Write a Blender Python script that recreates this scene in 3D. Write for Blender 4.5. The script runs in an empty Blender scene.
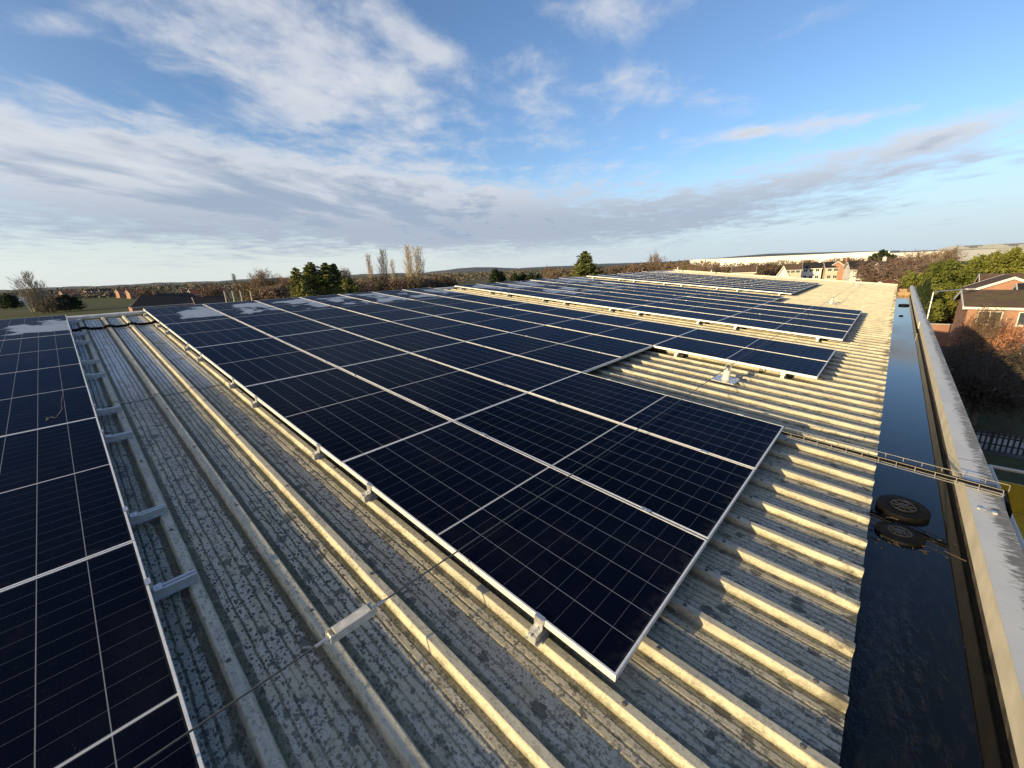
import bpy, bmesh, math, random
import numpy as np
from mathutils import Vector, Matrix

# ------------------------------------------------------------------ camera
scene = bpy.context.scene
COL = scene.collection
CAM_R = Matrix(((0.6753281, 0.2285521, -0.7012103), (-0.7363783, 0.1561345, -0.6583077), (-0.0409745, 0.9609297, 0.2737428)))
CAM_P = Vector((-1.17938, -0.58967, 1.62770))
F = 404.28
cd = bpy.data.cameras.new("camera"); cam = bpy.data.objects.new("camera", cd); COL.objects.link(cam)
cam.matrix_world = Matrix.Translation(CAM_P) @ CAM_R.to_4x4()
cd.sensor_width = 36.0; cd.lens = F / 1024 * 36.0
cd.clip_start = 0.05; cd.clip_end = 30000
scene.camera = cam

# ------------------------------------------------------------------ sun, sky, exposure
TRAVEL = Vector((0.53, -0.122, -0.1214)).normalized()
SUN_EL = math.asin(-TRAVEL.z); SUN_AZ = math.atan2(-TRAVEL.x, -TRAVEL.y)
sl = bpy.data.lights.new("sun", 'SUN'); so = bpy.data.objects.new("sun", sl); COL.objects.link(so)
sl.energy = 5.0; sl.angle = math.radians(0.5); sl.color = (1.0, 0.745, 0.37)
so.rotation_euler = TRAVEL.to_track_quat('-Z', 'Y').to_euler(); so.location = (-40, 8, 40)
scene.view_settings.view_transform = 'Standard'; scene.view_settings.look = 'None'
scene.view_settings.gamma = 1.0; scene.view_settings.use_curve_mapping = False
scene.view_settings.exposure = 0.70

world = bpy.data.worlds.new("World"); scene.world = world; world.use_nodes = True


class G:
    """tiny node-graph helper"""
    def __init__(s, tree):
        s.t = tree; s.N = tree.nodes; s.L = tree.links

    def node(s, typ, **kw):
        n = s.N.new(typ)
        for k, v in kw.items(): setattr(n, k, v)
        return n

    def put(s, sock, v):
        if v is None: return
        if hasattr(v, 'is_linked') or hasattr(v, 'links'): s.L.new(v, sock)
        else: sock.default_value = v

    def m(s, op, a=0.0, b=0.0, c=0.0, clamp=False):
        n = s.node('ShaderNodeMath', operation=op, use_clamp=clamp)
        s.put(n.inputs[0], a); s.put(n.inputs[1], b)
        if len(n.inputs) > 2: s.put(n.inputs[2], c)
        return n.outputs[0]

    def add(s, a, b): return s.m('ADD', a, b)
    def sub(s, a, b): return s.m('SUBTRACT', a, b)
    def mul(s, a, b): return s.m('MULTIPLY', a, b)

    def smooth(s, v, lo, hi, a=0.0, b=1.0):
        n = s.node('ShaderNodeMapRange', interpolation_type='SMOOTHSTEP')
        s.put(n.inputs[0], v); s.put(n.inputs[1], lo); s.put(n.inputs[2], hi); s.put(n.inputs[3], a); s.put(n.inputs[4], b)
        return n.outputs[0]

    def mix(s, f, a, b, blend='MIX'):
        n = s.node('ShaderNodeMix', data_type='RGBA', blend_type=blend)
        s.put(n.inputs[0], f); s.put(n.inputs[6], col(a)); s.put(n.inputs[7], col(b))
        return n.outputs[2]

    def noise(s, vec=None, scale=5.0, detail=3.0, rough=0.5, dist=0.0, out=0):
        n = s.node('ShaderNodeTexNoise')
        if vec is not None: s.L.new(vec, n.inputs['Vector'])
        n.inputs['Scale'].default_value = scale; n.inputs['Detail'].default_value = detail
        n.inputs['Roughness'].default_value = rough; n.inputs['Distortion'].default_value = dist
        return n.outputs[out]

    def voro(s, vec=None, scale=5.0, out='Distance', rnd=1.0):
        n = s.node('ShaderNodeTexVoronoi')
        if vec is not None: s.L.new(vec, n.inputs['Vector'])
        n.inputs['Scale'].default_value = scale; n.inputs['Randomness'].default_value = rnd
        return n.outputs[out]

    def coord(s, o='Object'): return s.node('ShaderNodeTexCoord').outputs[o]

    def sep(s, v):
        n = s.node('ShaderNodeSeparateXYZ'); s.L.new(v, n.inputs[0]); return n.outputs[0], n.outputs[1], n.outputs[2]

    def comb(s, x=0.0, y=0.0, z=0.0):
        n = s.node('ShaderNodeCombineXYZ'); s.put(n.inputs[0], x); s.put(n.inputs[1], y); s.put(n.inputs[2], z); return n.outputs[0]

    def scl(s, v, sc):
        n = s.node('ShaderNodeMapping'); s.L.new(v, n.inputs[0]); n.inputs['Scale'].default_value = sc; return n.outputs[0]

    def bump(s, h, strength=0.3, dist=0.01):
        n = s.node('ShaderNodeBump'); s.L.new(h, n.inputs['Height'])
        n.inputs['Strength'].default_value = strength; n.inputs['Distance'].default_value = dist
        return n.outputs[0]


def col(c):
    if isinstance(c, (tuple, list)) and len(c) == 3: return (c[0], c[1], c[2], 1.0)
    return c


g = G(world.node_tree); g.N.clear()
sky = g.node('ShaderNodeTexSky', sky_type='NISHITA')
sky.sun_disc = False; sky.sun_elevation = SUN_EL; sky.sun_rotation = SUN_AZ
sky.altitude = 50; sky.air_density = 1.0; sky.dust_density = 0.6; sky.ozone_density = 2.2
dirv = g.coord('Generated')
dx, dy, dz = g.sep(dirv)
el = g.mul(g.m('ARCSINE', dz), 57.2958); az = g.mul(g.m('ARCTAN2', dy, dx), 57.2958)
BLOBS = [  # azimuth, elevation, 2x2 (degrees -> unit ellipse), weight: where the cloud banks lie in the sky
    (81.68, 8.9, -0.0406, -0.0130, 0.0200, -0.2100, 0.80),
    (54.19, 7.3, -0.0450, -0.0115, 0.0330, -0.2250, 0.72),
    (65.85, 20.71, -0.0506, -0.0348, 0.0594, -0.180, 0.50),
    (85.95, 20.9, -0.2986, -0.1263, -0.0757, -0.9447, 0.35),
    (51.18, 23.9, -0.176, -0.1331, 0.1892, -0.5847, 0.3),
    (38.33, 17.06, -0.1767, -0.1369, 0.2068, -0.3917, 0.3),
    (31.22, 25.92, -0.1278, 0.0029, 0.0815, -0.7274, 0.3),
    (20.99, 17.62, -0.1233, -0.0106, 0.1892, -0.6987, 0.22),
    (12.66, 13.08, -0.0918, 0.0235, 0.0382, -1.1917, 0.5),
    (-0.92, 10.01, -0.1318, 0.0534, -0.1634, -0.9000, 0.55),
    (16.86, 6.21, -0.0529, 0.0137, -0.0353, -0.3600, 0.50),
    (6.61, 17.58, -0.0695, 0.0112, 0.0608, -0.2429, -0.20),
    (28.0, 17.0, -0.0500, 0.0, 0.0, -0.1100, 0.10),
    (62.0, 12.5, -0.0330, 0.0, 0.0, -0.1300, 0.10),
    (33.0, 6.0, -0.0600, 0.0, 0.0, -0.2500, 0.18),
]
bias = None
for a0, e0, m00, m01, m10, m11, w in BLOBS:
    da = g.sub(az, a0); de = g.sub(el, e0)
    p = g.add(g.mul(da, m00), g.mul(de, m01)); q = g.add(g.mul(da, m10), g.mul(de, m11))
    r2 = g.add(g.mul(p, p), g.mul(q, q))
    b = g.mul(g.m('POWER', 2.71828, g.mul(r2, -1.0)), w)
    bias = b if bias is None else g.add(bias, b)
inv = g.m('DIVIDE', 1.0, g.add(g.m('MAXIMUM', dz, 0.0), 0.07))
ca, sa = math.cos(math.radians(31)), math.sin(math.radians(31))
px = g.mul(g.add(g.mul(dx, ca), g.mul(dy, sa)), inv)      # along the cloud streets
py = g.mul(g.sub(g.mul(dy, ca), g.mul(dx, sa)), inv)
n1 = g.noise(g.comb(g.mul(px, 0.55), g.mul(py, 0.85), 3.1), 1.0, 8.0, 0.60, 0.25)
n2 = g.noise(g.comb(g.mul(px, 3.0), g.mul(py, 3.4), 7.7), 1.0, 6.0, 0.58, 0.25)
dens = g.add(g.add(g.mul(g.sub(n1, 0.5), 1.15), g.mul(g.sub(n2, 0.5), 1.0)), bias)
n4 = g.noise(g.comb(g.mul(px, 5.2), g.mul(py, 6.4), 2.7), 1.0, 5.0, 0.62, 0.3)
dens = g.add(dens, g.mul(g.sub(n4, 0.5), 0.42))
mask = g.smooth(dens, 0.04, 0.66)
thick = g.smooth(dens, 0.42, 1.0)
n3 = g.noise(g.comb(g.mul(px, 0.7), g.mul(py, 1.8), 1.3), 1.0, 4.0, 0.55)
grey = g.m('MULTIPLY', thick, g.smooth(n3, 0.30, 0.58), clamp=True)
lowgrey = g.smooth(el, 12.0, 5.0)
grey = g.m('MAXIMUM', grey, g.mul(lowgrey, 0.85))
ccol = g.mix(grey, (4.5, 4.65, 4.95), (2.2, 2.7, 3.5))
# the clear air itself, a little richer than the model's, and the pale band above the horizon
air = g.mix(1.0, sky.outputs[0], (1.0, 1.10, 1.27), 'MULTIPLY')
hz = g.smooth(el, 12.0, 0.5)
air = g.mix(g.mul(hz, 0.85), air, g.mix(g.smooth(az, 5.0, 75.0), (3.5, 4.25, 5.0), (4.8, 5.2, 5.2)))
out = g.mix(g.mul(mask, g.smooth(el, 1.0, 4.0, 0.25, 0.93)), air, ccol)
sd = g.node('ShaderNodeVectorMath', operation='DOT_PRODUCT'); g.L.new(dirv, sd.inputs[0]); sd.inputs[1].default_value = tuple(-TRAVEL)
glow = g.m('POWER', g.m('MAXIMUM', sd.outputs['Value'], 0.0), 2.5)      # the bright hazy part of the sky round the sun, behind the camera
out = g.mix(g.mul(glow, 0.6), out, (10.5, 9.8, 9.0))
bg = g.node('ShaderNodeBackground'); g.L.new(out, bg.inputs[0]); bg.inputs[1].default_value = 0.100
wo = g.node('ShaderNodeOutputWorld'); g.L.new(bg.outputs[0], wo.inputs[0])

# ------------------------------------------------------------------ frame of reference
PITCH = math.radians(5.2308); CP, SP = math.cos(PITCH), math.sin(PITCH)
GZ = -8.0
PU, PV = 2.404, 1.139          # panel pitch up the slope and along the roof
CREST, PAN = -0.110, -0.151
RIB = 1.0 / 3.0
V0, V1, U0, U1 = -12.0, 31.2, -0.735, 12.10


def RT(v, u, n=0.0): return Vector((v, u * CP - n * SP, u * SP + n * CP))


def at(x, y, d):                # point of the scene seen in direction (x, y), d metres deep
    return CAM_P + CAM_R @ Vector(((x - 512) / F * d, (384 - y) / F * d, -d))


def gat(x, y, z=GZ):            # where the sight line (x, y) meets height z
    r = CAM_R @ Vector(((x - 512) / F, (384 - y) / F, -1.0))
    return CAM_P + r * ((z - CAM_P.z) / r.z)




def roof_at(x, y, n=0.0):       # (u, v) on the roof plane under the sight line (x, y)
    r = CAM_R @ Vector(((x - 512) / F, (384 - y) / F, -1.0)); nd = Vector((0, -SP, CP))
    k = (n - CAM_P.dot(nd)) / r.dot(nd); P = CAM_P + r * k
    return P.y * CP + P.z * SP, P.x


random.seed(7); rng = np.random.default_rng(11)
ORD = ['first', 'second', 'third', 'fourth', 'fifth', 'sixth', 'seventh', 'eighth', 'ninth', 'tenth', 'eleventh', 'twelfth', 'thirteenth', 'fourteenth']

# ------------------------------------------------------------------ mesh helpers


class MB:
    def __init__(s): s.v = []; s.f = []

    def quad(s, *pts):
        i = len(s.v); s.v += [tuple(p) for p in pts]; s.f.append(tuple(range(i, i + len(pts))))

    def box(s, x0, x1, y0, y1, z0, z1, T=None):
        P = [Vector(p) for p in ((x0, y0, z0), (x1, y0, z0), (x1, y1, z0), (x0, y1, z0), (x0, y0, z1), (x1, y0, z1), (x1, y1, z1), (x0, y1, z1))]
        if T: P = [T(p) for p in P]
        i = len(s.v); s.v += [tuple(p) for p in P]
        s.f += [tuple(i + k for k in q) for q in ((3, 2, 1, 0), (4, 5, 6, 7), (0, 1, 5, 4), (1, 2, 6, 5), (2, 3, 7, 6), (3, 0, 4, 7))]

    def tube(s, p0, p1, r0, r1=None, n=6, caps=True):
        r1 = r0 if r1 is None else r1
        p0, p1 = Vector(p0), Vector(p1); d = (p1 - p0).normalized()
        a = d.orthogonal().normalized(); b = d.cross(a)
        i = len(s.v)
        for p, r in ((p0, r0), (p1, r1)):
            for k in range(n):
                t = 2 * math.pi * k / n; s.v.append(tuple(p + a * (r * math.cos(t)) + b * (r * math.sin(t))))
        for k in range(n): s.f.append((i + k, i + (k + 1) % n, i + n + (k + 1) % n, i + n + k))
        if caps: s.f += [tuple(i + k for k in range(n))[::-1], tuple(i + n + k for k in range(n))]

    def path(s, pts, r, n=6):
        for a, b in zip(pts[:-1], pts[1:]): s.tube(a, b, r, n=n)

    def lathe(s, prof, c=(0, 0, 0), n=24):
        i = len(s.v); c = Vector(c)
        for r, z in prof:
            for k in range(n):
                t = 2 * math.pi * k / n; s.v.append((c.x + r * math.cos(t), c.y + r * math.sin(t), c.z + z))
        for j in range(len(prof) - 1):
            for k in range(n):
                a = i + j * n + k; b = i + j * n + (k + 1) % n; s.f.append((a, b, b + n, a + n))
        s.f.append(tuple(i + k for k in range(n))[::-1]); j = (len(prof) - 1) * n
        s.f.append(tuple(i + j + k for k in range(n)))

    def raw(s, V, Fc):
        i = len(s.v); s.v += [tuple(p) for p in V]; s.f += [tuple(i + k for k in q) for q in Fc]

    def mesh(s, name, mat):
        me = bpy.data.meshes.new(name); me.from_pydata(s.v, [], s.f); me.update()
        if mat: me.materials.append(mat)
        return me

    def build(s, name, mat, parent=None, smooth=False, bevel=0.0):
        me = s.mesh(name, mat); o = bpy.data.objects.new(name, me); COL.objects.link(o)
        if parent: o.parent = parent
        if smooth: me.polygons.foreach_set('use_smooth', [True] * len(me.polygons))
        if bevel:
            md = o.modifiers.new('bevel', 'BEVEL'); md.width = bevel; md.segments = 2; md.limit_method = 'ANGLE'
        return o


def tag(o, label=None, cat=None, group=None, kind=None):
    if label: o['label'] = label
    if cat: o['category'] = cat
    if group: o['group'] = group
    if kind: o['kind'] = kind
    return o


def thing(name, label, cat, loc=(0, 0, 0), rz=0.0, group=None):
    o = bpy.data.objects.new(name, None); COL.objects.link(o); o.empty_display_size = 0.2
    o.location = loc; o.rotation_euler = (0, 0, rz)
    return tag(o, label, cat, group)


def put(name, me, parent, loc=(0, 0, 0)):
    o = bpy.data.objects.new(name, me); COL.objects.link(o); o.parent = parent; o.location = loc; return o


def copy_tree(o, parent=None):
    c = o.copy(); COL.objects.link(c)
    if parent: c.parent = parent
    for ch in o.children: copy_tree(ch, c)
    return c


# ------------------------------------------------------------------ materials


def newmat(name):
    m = bpy.data.materials.new(name); m.use_nodes = True; gg = G(m.node_tree); gg.N.clear()
    o = gg.node('ShaderNodeOutputMaterial'); b = gg.node('ShaderNodeBsdfPrincipled')
    gg.L.new(b.outputs[0], o.inputs[0]); gg.b = b; gg.o = o; return m, gg


def bset(gg, **kw):
    names = dict(color='Base Color', rough='Roughness', metal='Metallic', normal='Normal', spec='Specular IOR Level', ior='IOR', trans='Transmission Weight', sub='Subsurface Weight')
    for k, v in kw.items(): gg.put(gg.b.inputs[names[k]], col(v))


def plain(name, c, rough=0.7, metal=0.0, var=0.15, scale=8.0, bump=0.0, spec=0.4):
    m, gg = newmat(name)
    n = gg.noise(gg.coord('Object'), scale, 5.0, 0.6)
    f = gg.smooth(n, 0.3, 0.7)
    lo = tuple(x * (1 - var) for x in c); hi = tuple(min(1, x * (1 + var)) for x in c)
    bset(gg, color=gg.mix(f, lo, hi), rough=rough, metal=metal, spec=spec)
    if bump: bset(gg, normal=gg.bump(n, bump, 0.02))
    return m


# weathered profiled roof sheet; object x runs along the roof, y up the slope
def roof_material():
    m, gg = newmat('weathered_roof_sheet')
    co = gg.coord('Object'); x, y, z = gg.sep(co)
    xs = gg.add(x, gg.add(gg.mul(gg.m('LESS_THAN', x, -0.18), 0.03), gg.mul(gg.m('LESS_THAN', x, -0.87), 0.022)))   # where one sheet laps the next
    t = gg.mul(gg.sub(gg.m('FRACT', gg.add(gg.mul(xs, 1 / RIB), 0.5)), 0.5), RIB)
    a = gg.m('ABSOLUTE', t)
    in_pan = gg.smooth(a, 0.030, 0.038)
    st = gg.scl(co, (1.0, 0.22, 1.0))
    nlow = gg.noise(gg.scl(co, (1.0, 0.35, 1)), 0.9, 4.0, 0.6)
    nmid = gg.noise(st, 22.0, 6.0, 0.65)
    nfin = gg.noise(co, 90.0, 5.0, 0.7)
    nblk = gg.noise(gg.scl(co, (1.0, 0.6, 1.0)), 9.0, 6.0, 0.68)
    wob = gg.add(gg.mul(gg.sub(nblk, 0.5), 0.07), gg.mul(gg.sub(nfin, 0.5), 0.025))
    aw = gg.add(a, gg.mul(wob, 0.45))
    sw = gg.m('MULTIPLY', gg.m('ABSOLUTE', gg.sub(gg.m('FRACT', gg.add(gg.mul(gg.sub(aw, 0.083), 1 / 0.0417), 0.5)), 0.5)), 0.0417)
    on_swage = gg.mul(gg.smooth(sw, 0.0185, 0.0125), gg.smooth(aw, 0.055, 0.068))
    left = gg.smooth(y, 0.2, 1.6)                      # the upper slope has kept more lichen than the eaves
    base = gg.mix(gg.smooth(nlow, 0.35, 0.65), (0.40, 0.385, 0.315), (0.49, 0.47, 0.375))
    base = gg.mix(gg.mul(gg.smooth(nmid, 0.42, 0.66), 0.6), base, (0.27, 0.27, 0.24))
    flake = gg.mul(gg.mul(on_swage, in_pan), gg.smooth(gg.add(nblk, gg.mul(gg.sub(nfin, 0.5), 0.25)), 0.44, 0.52))
    # lichen and dirt lying in the troughs
    grime = gg.mul(in_pan, gg.smooth(gg.add(gg.add(gg.mul(nblk, 0.8), gg.mul(nmid, 0.5)), gg.mul(on_swage, -0.20)), 0.34, 0.60))
    grime = gg.mul(grime, gg.add(gg.mul(left, 0.42), 0.56))
    gcol = gg.mix(gg.smooth(nfin, 0.40, 0.70), (0.050, 0.052, 0.034), (0.22, 0.205, 0.14))
    pan = gg.mix(in_pan, base, (0.40, 0.375, 0.285))
    c = gg.mix(grime, pan, gcol)
    c = gg.mix(gg.mul(flake, 0.66), c, (0.47, 0.455, 0.40))
    # black lichen spots
    vd = gg.node('ShaderNodeTexVoronoi'); gg.L.new(gg.scl(co, (1.0, 0.75, 1.0)), vd.inputs['Vector']); vd.inputs['Scale'].default_value = 72.0
    vr, vg, vb = gg.sep(vd.outputs['Color'])
    dd = gg.add(vd.outputs['Distance'], gg.mul(gg.sub(nfin, 0.5), 0.75))
    rad = gg.mul(gg.m('POWER', vr, 1.5), gg.smooth(gg.add(nblk, gg.mul(nlow, 0.4)), 0.48, 0.74, 0.20, 0.72))
    spots = gg.mul(gg.smooth(gg.sub(rad, dd), -0.02, 0.05), gg.add(gg.mul(left, 0.5), 0.5))
    spots = gg.mul(spots, gg.add(gg.mul(in_pan, 0.55), 0.45))
    c = gg.mix(gg.mul(spots, 0.92), c, (0.028, 0.03, 0.03))
    npep = gg.noise(gg.scl(co, (1.0, 0.7, 1.0)), 150.0, 3.0, 0.7)
    pep = gg.mul(gg.smooth(gg.add(npep, gg.mul(gg.sub(nblk, 0.5), 0.35)), 0.57, 0.645), gg.add(gg.mul(in_pan, 0.5), 0.32))
    c = gg.mix(pep, c, (0.035, 0.035, 0.028))
    run = gg.noise(gg.scl(co, (1.0, 0.05, 1.0)), 45.0, 3.0, 0.6)
    c = gg.mix(gg.mul(gg.smooth(run, 0.58, 0.72), gg.mul(in_pan, 0.35)), c, (0.10, 0.095, 0.07))
    v2 = gg.node('ShaderNodeTexVoronoi'); gg.L.new(gg.scl(co, (1.0, 0.8, 1.0)), v2.inputs['Vector']); v2.inputs['Scale'].default_value = 17.0
    r2, g2, b2 = gg.sep(v2.outputs['Color'])
    d2 = gg.add(v2.outputs['Distance'], gg.mul(gg.add(gg.sub(nmid, 0.5), gg.mul(gg.sub(nfin, 0.5), 0.6)), 1.5))
    big = gg.mul(gg.smooth(gg.sub(gg.mul(gg.m('POWER', r2, 3.0), 0.55), d2), -0.03, 0.06), in_pan)
    c = gg.mix(gg.mul(big, 0.8), c, (0.055, 0.058, 0.052))
    # yellow-brown algae at the foot of each rib
    moss = gg.mul(gg.mul(gg.smooth(a, 0.075, 0.035), in_pan), gg.smooth(nblk, 0.36, 0.6))
    c = gg.mix(gg.mul(moss, 0.6), c, (0.105, 0.098, 0.048))
    foot = gg.mul(gg.smooth(gg.add(a, gg.mul(gg.sub(nfin, 0.5), 0.030)), 0.027, 0.032), gg.smooth(gg.add(nblk, gg.mul(gg.sub(nmid, 0.5), 0.4)), 0.40, 0.58))
    c = gg.mix(gg.mul(gg.mul(foot, gg.sub(1.0, in_pan)), 0.5), c, (0.10, 0.09, 0.055))
    upper = gg.smooth(gg.add(y, gg.mul(gg.sub(nlow, 0.5), 3.0)), 4.9, 7.2)
    c = gg.mix(gg.mul(gg.mul(upper, gg.mul(on_swage, in_pan)), gg.mul(gg.smooth(nblk, 0.38, 0.52), 0.7)), c, (0.56, 0.60, 0.63))
    lap = gg.smooth(gg.m('ABSOLUTE', gg.sub(gg.add(y, gg.mul(gg.sub(nblk, 0.5), 0.10)), 5.545)), 0.022, 0.008)
    c = gg.mix(gg.mul(lap, 0.75), c, (0.06, 0.06, 0.05))
    eave = gg.mul(gg.smooth(y, -0.62, -0.70), gg.smooth(gg.add(nblk, gg.mul(on_swage, -0.1)), 0.45, 0.58))
    c = gg.mix(gg.mul(eave, 0.8), c, (0.05, 0.048, 0.04))
    bset(gg, color=c, rough=0.62, spec=0.3)
    h = gg.add(gg.mul(nfin, 0.4), gg.add(gg.mul(spots, 0.5), gg.mul(grime, gg.mul(nmid, 0.6))))
    bset(gg, normal=gg.bump(h, 0.45, 0.004))
    return m


def glass_material(name, frost):
    m, gg = newmat(name)
    co = gg.coord('Object'); x, y, z = gg.sep(co)
    pos = gg.node('ShaderNodeNewGeometry').outputs['Position']
    rnd = gg.node('ShaderNodeObjectInfo').outputs['Random']

    def line(c, pitch, off, w):       # 1 on grid lines
        f = gg.m('FRACT', gg.add(gg.mul(gg.sub(c, off), 1.0 / pitch), 0.5))
        d = gg.mul(gg.m('ABSOLUTE', gg.sub(f, 0.5)), pitch)
        return gg.smooth(d, w, w * 0.55)
    xc = line(x, 0.1815, 0.5595, 0.0022)
    half = gg.m('ABSOLUTE', gg.sub(y, 1.2))
    yc = line(half, 0.1066, 0.009, 0.0013)
    mid = gg.smooth(half, 0.0075, 0.005)
    edge = gg.m('MAXIMUM', gg.smooth(gg.m('ABSOLUTE', gg.sub(x, 0.5595)), 0.5405, 0.5425), gg.smooth(half, 1.180, 1.182))
    bus = line(x, 0.01815, 0.5595, 0.0006)
    nn = gg.noise(pos, 3.0, 3.0, 0.5)
    cell = gg.mix(gg.smooth(gg.add(gg.mul(nn, 0.5), gg.mul(rnd, 0.5)), 0.2, 0.8), (0.0012, 0.0020, 0.0056), (0.0022, 0.0036, 0.0110))
    c = gg.mix(gg.mul(bus, 0.012), cell, (0.2, 0.21, 0.23))
    c = gg.mix(gg.mul(yc, 0.40), c, (0.17, 0.20, 0.25))
    c = gg.mix(gg.mul(xc, 0.8), c, (0.24, 0.27, 0.31))
    c = gg.mix(edge, c, (0.012, 0.014, 0.02))
    c = gg.mix(mid, c, (0.44, 0.46, 0.49))
    # dust, specks and dried rain runs
    st = gg.noise(gg.scl(pos, (2.2, 9.0, 9.0)), 6.0, 6.0, 0.7)
    streak = gg.mul(gg.smooth(st, 0.60, 0.78), 0.05)
    sn_ = gg.noise(gg.scl(pos, (60.0, 34.0, 40.0)), 1.0, 4.0, 0.75)
    speck = gg.mul(gg.smooth(sn_, 0.68, 0.76), gg.smooth(gg.noise(pos, 2.5, 3.0, 0.6), 0.45, 0.65))
    film = gg.mul(gg.smooth(gg.noise(gg.scl(pos, (1.0, 0.6, 1.0)), 2.0, 5.0, 0.65), 0.45, 0.75), gg.add(gg.mul(rnd, 0.012), 0.004))
    rim = gg.mul(gg.smooth(y, 0.10, 0.012), gg.mul(gg.smooth(gg.noise(pos, 14.0, 4.0, 0.6), 0.42, 0.62), 0.03))
    dust = gg.m('MAXIMUM', gg.m('MAXIMUM', gg.mul(streak, gg.add(gg.mul(rnd, 0.9), 0.3)), gg.mul(speck, 0.24)), gg.add(film, rim))
    c = gg.mix(dust, c, (0.36, 0.37, 0.37))
    rough = gg.add(gg.mul(nn, 0.10), 0.10)
    if frost:
        fn = gg.noise(gg.scl(pos, (0.75, 1.0, 1.0)), 1.55, 7.0, 0.62, 0.3)
        prof = gg.mul(gg.smooth(y, 2.30, 1.80), gg.smooth(y, 0.10, 0.6))
        prof = gg.mul(prof, gg.smooth(x, 0.10, 0.55))
        fm = gg.smooth(gg.add(fn, gg.sub(gg.mul(prof, 0.20), gg.mul(rnd, 0.09))), 0.585, 0.625)
        c = gg.mix(gg.mul(fm, 0.85), c, (0.30, 0.37, 0.46))
        rough = gg.add(rough, gg.mul(fm, 0.4))
    N = gg.N; N.remove(gg.b)
    dif = gg.node('ShaderNodeBsdfDiffuse'); gg.L.new(c, dif.inputs[0])
    glo = gg.node('ShaderNodeBsdfGlossy'); glo.inputs[0].default_value = (0.55, 0.72, 1, 1); gg.L.new(rough, glo.inputs['Roughness'])
    fr = gg.node('ShaderNodeFresnel'); fr.inputs[0].default_value = 1.36
    fac = gg.m('MULTIPLY', fr.outputs[0], 0.19, clamp=True)   # textured anti-reflective solar glass
    fac = gg.add(fac, 0.0005)
    mx = gg.node('ShaderNodeMixShader'); gg.L.new(fac, mx.inputs[0]); gg.L.new(dif.outputs[0], mx.inputs[1]); gg.L.new(glo.outputs[0], mx.inputs[2])
    gg.L.new(mx.outputs[0], gg.o.inputs[0])
    return m


def brick_material(name, c1, c2, mortar=(0.35, 0.32, 0.28), scale=1.0):
    m, gg = newmat(name)
    co = gg.coord('Object'); x, y, z = gg.sep(co)
    bt = gg.node('ShaderNodeTexBrick'); gg.L.new(gg.comb(gg.add(x, y), z, 0.0), bt.inputs['Vector'])
    bt.inputs['Scale'].default_value = 1.0 * scale; bt.inputs['Brick Width'].default_value = 0.225; bt.inputs['Row Height'].default_value = 0.075
    bt.inputs['Mortar Size'].default_value = 0.010
    bt.inputs['Color1'].default_value = col(c1); bt.inputs['Color2'].default_value = col(c2); bt.inputs['Mortar'].default_value = col(mortar)
    n = gg.noise(co, 0.8, 5.0, 0.6)
    bset(gg, color=gg.mix(gg.mul(gg.smooth(n, 0.4, 0.7), 0.35), bt.outputs[0], tuple(v * 0.6 for v in c1)), rough=0.9, spec=0.2)
    return m


def tile_material(name, c1, c2, moss=0.0):
    m, gg = newmat(name)
    co = gg.coord('Object'); x, y, z = gg.sep(co)
    n = gg.noise(co, 1.2, 6.0, 0.65)
    r = gg.m('FRACT', gg.mul(y, 3.2)); cc = gg.m('FRACT', gg.mul(x, 3.4))
    c = gg.mix(gg.smooth(n, 0.3, 0.7), c1, c2)
    c = gg.mix(gg.mul(gg.smooth(r, 0.12, 0.0), 0.6), c, tuple(v * 0.35 for v in c1))
    if moss:
        c = gg.mix(gg.mul(gg.smooth(gg.noise(co, 0.7, 5.0, 0.6), 0.45, 0.62), moss), c, (0.085, 0.095, 0.03))
    bset(gg, color=c, rough=0.85, spec=0.2, normal=gg.bump(gg.add(r, gg.mul(cc, 0.4)), 0.5, 0.03))
    return m


def leaf_material(name, a, b, rough=0.75):
    m, gg = newmat(name)
    pos = gg.node('ShaderNodeNewGeometry').outputs['Position']
    n = gg.noise(pos, 0.9, 3.0, 0.6); n2 = gg.noise(pos, 6.0, 2.0, 0.5)
    rnd = gg.node('ShaderNodeObjectInfo').outputs['Random']
    f = gg.smooth(gg.add(gg.add(gg.mul(n, 0.5), gg.mul(n2, 0.35)), gg.mul(rnd, 0.15)), 0.3, 0.68)
    bset(gg, color=gg.mix(f, a, b), rough=rough, spec=0.15)
    return m


M = {}
M['roof'] = roof_material()
M['glass'] = glass_material('solar_glass', False)
M['glass_frost'] = glass_material('solar_glass_frosted', True)
M['alu'] = plain('anodised_aluminium', (0.72, 0.72, 0.71), 0.45, 0.25, 0.08, 30, 0.05)
M['galv'] = plain('galvanised_steel', (0.58, 0.59, 0.60), 0.40, 0.75, 0.18, 40, 0.05)
M['white_metal'] = plain('pale_coated_metal', (0.62, 0.60, 0.54), 0.5, 0.1, 0.15, 30)
M['steel_dark'] = plain('dull_steel_cable', (0.11, 0.105, 0.10), 0.6, 0.4, 0.2, 40)
M['tray'] = plain('dull_zinc_wire', (0.34, 0.33, 0.30), 0.5, 0.4, 0.2, 30)
M['rail'] = plain('mill_aluminium', (0.44, 0.47, 0.50), 0.5, 0.45, 0.1, 30)
M['rubber'] = plain('black_rubber', (0.0045, 0.0045, 0.005), 0.6, 0.0, 0.3, 20, 0.2, 0.12)
M['cap_under'] = plain('cream_fascia', (0.72, 0.65, 0.48), 0.6, 0, 0.12, 5, 0.05)
M['trim'] = plain('pale_ridge_trim', (0.55, 0.55, 0.52), 0.55, 0.1, 0.2, 9, 0.05)
M['white'] = plain('white_paint', (0.62, 0.61, 0.58), 0.6, 0, 0.06, 6)
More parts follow.
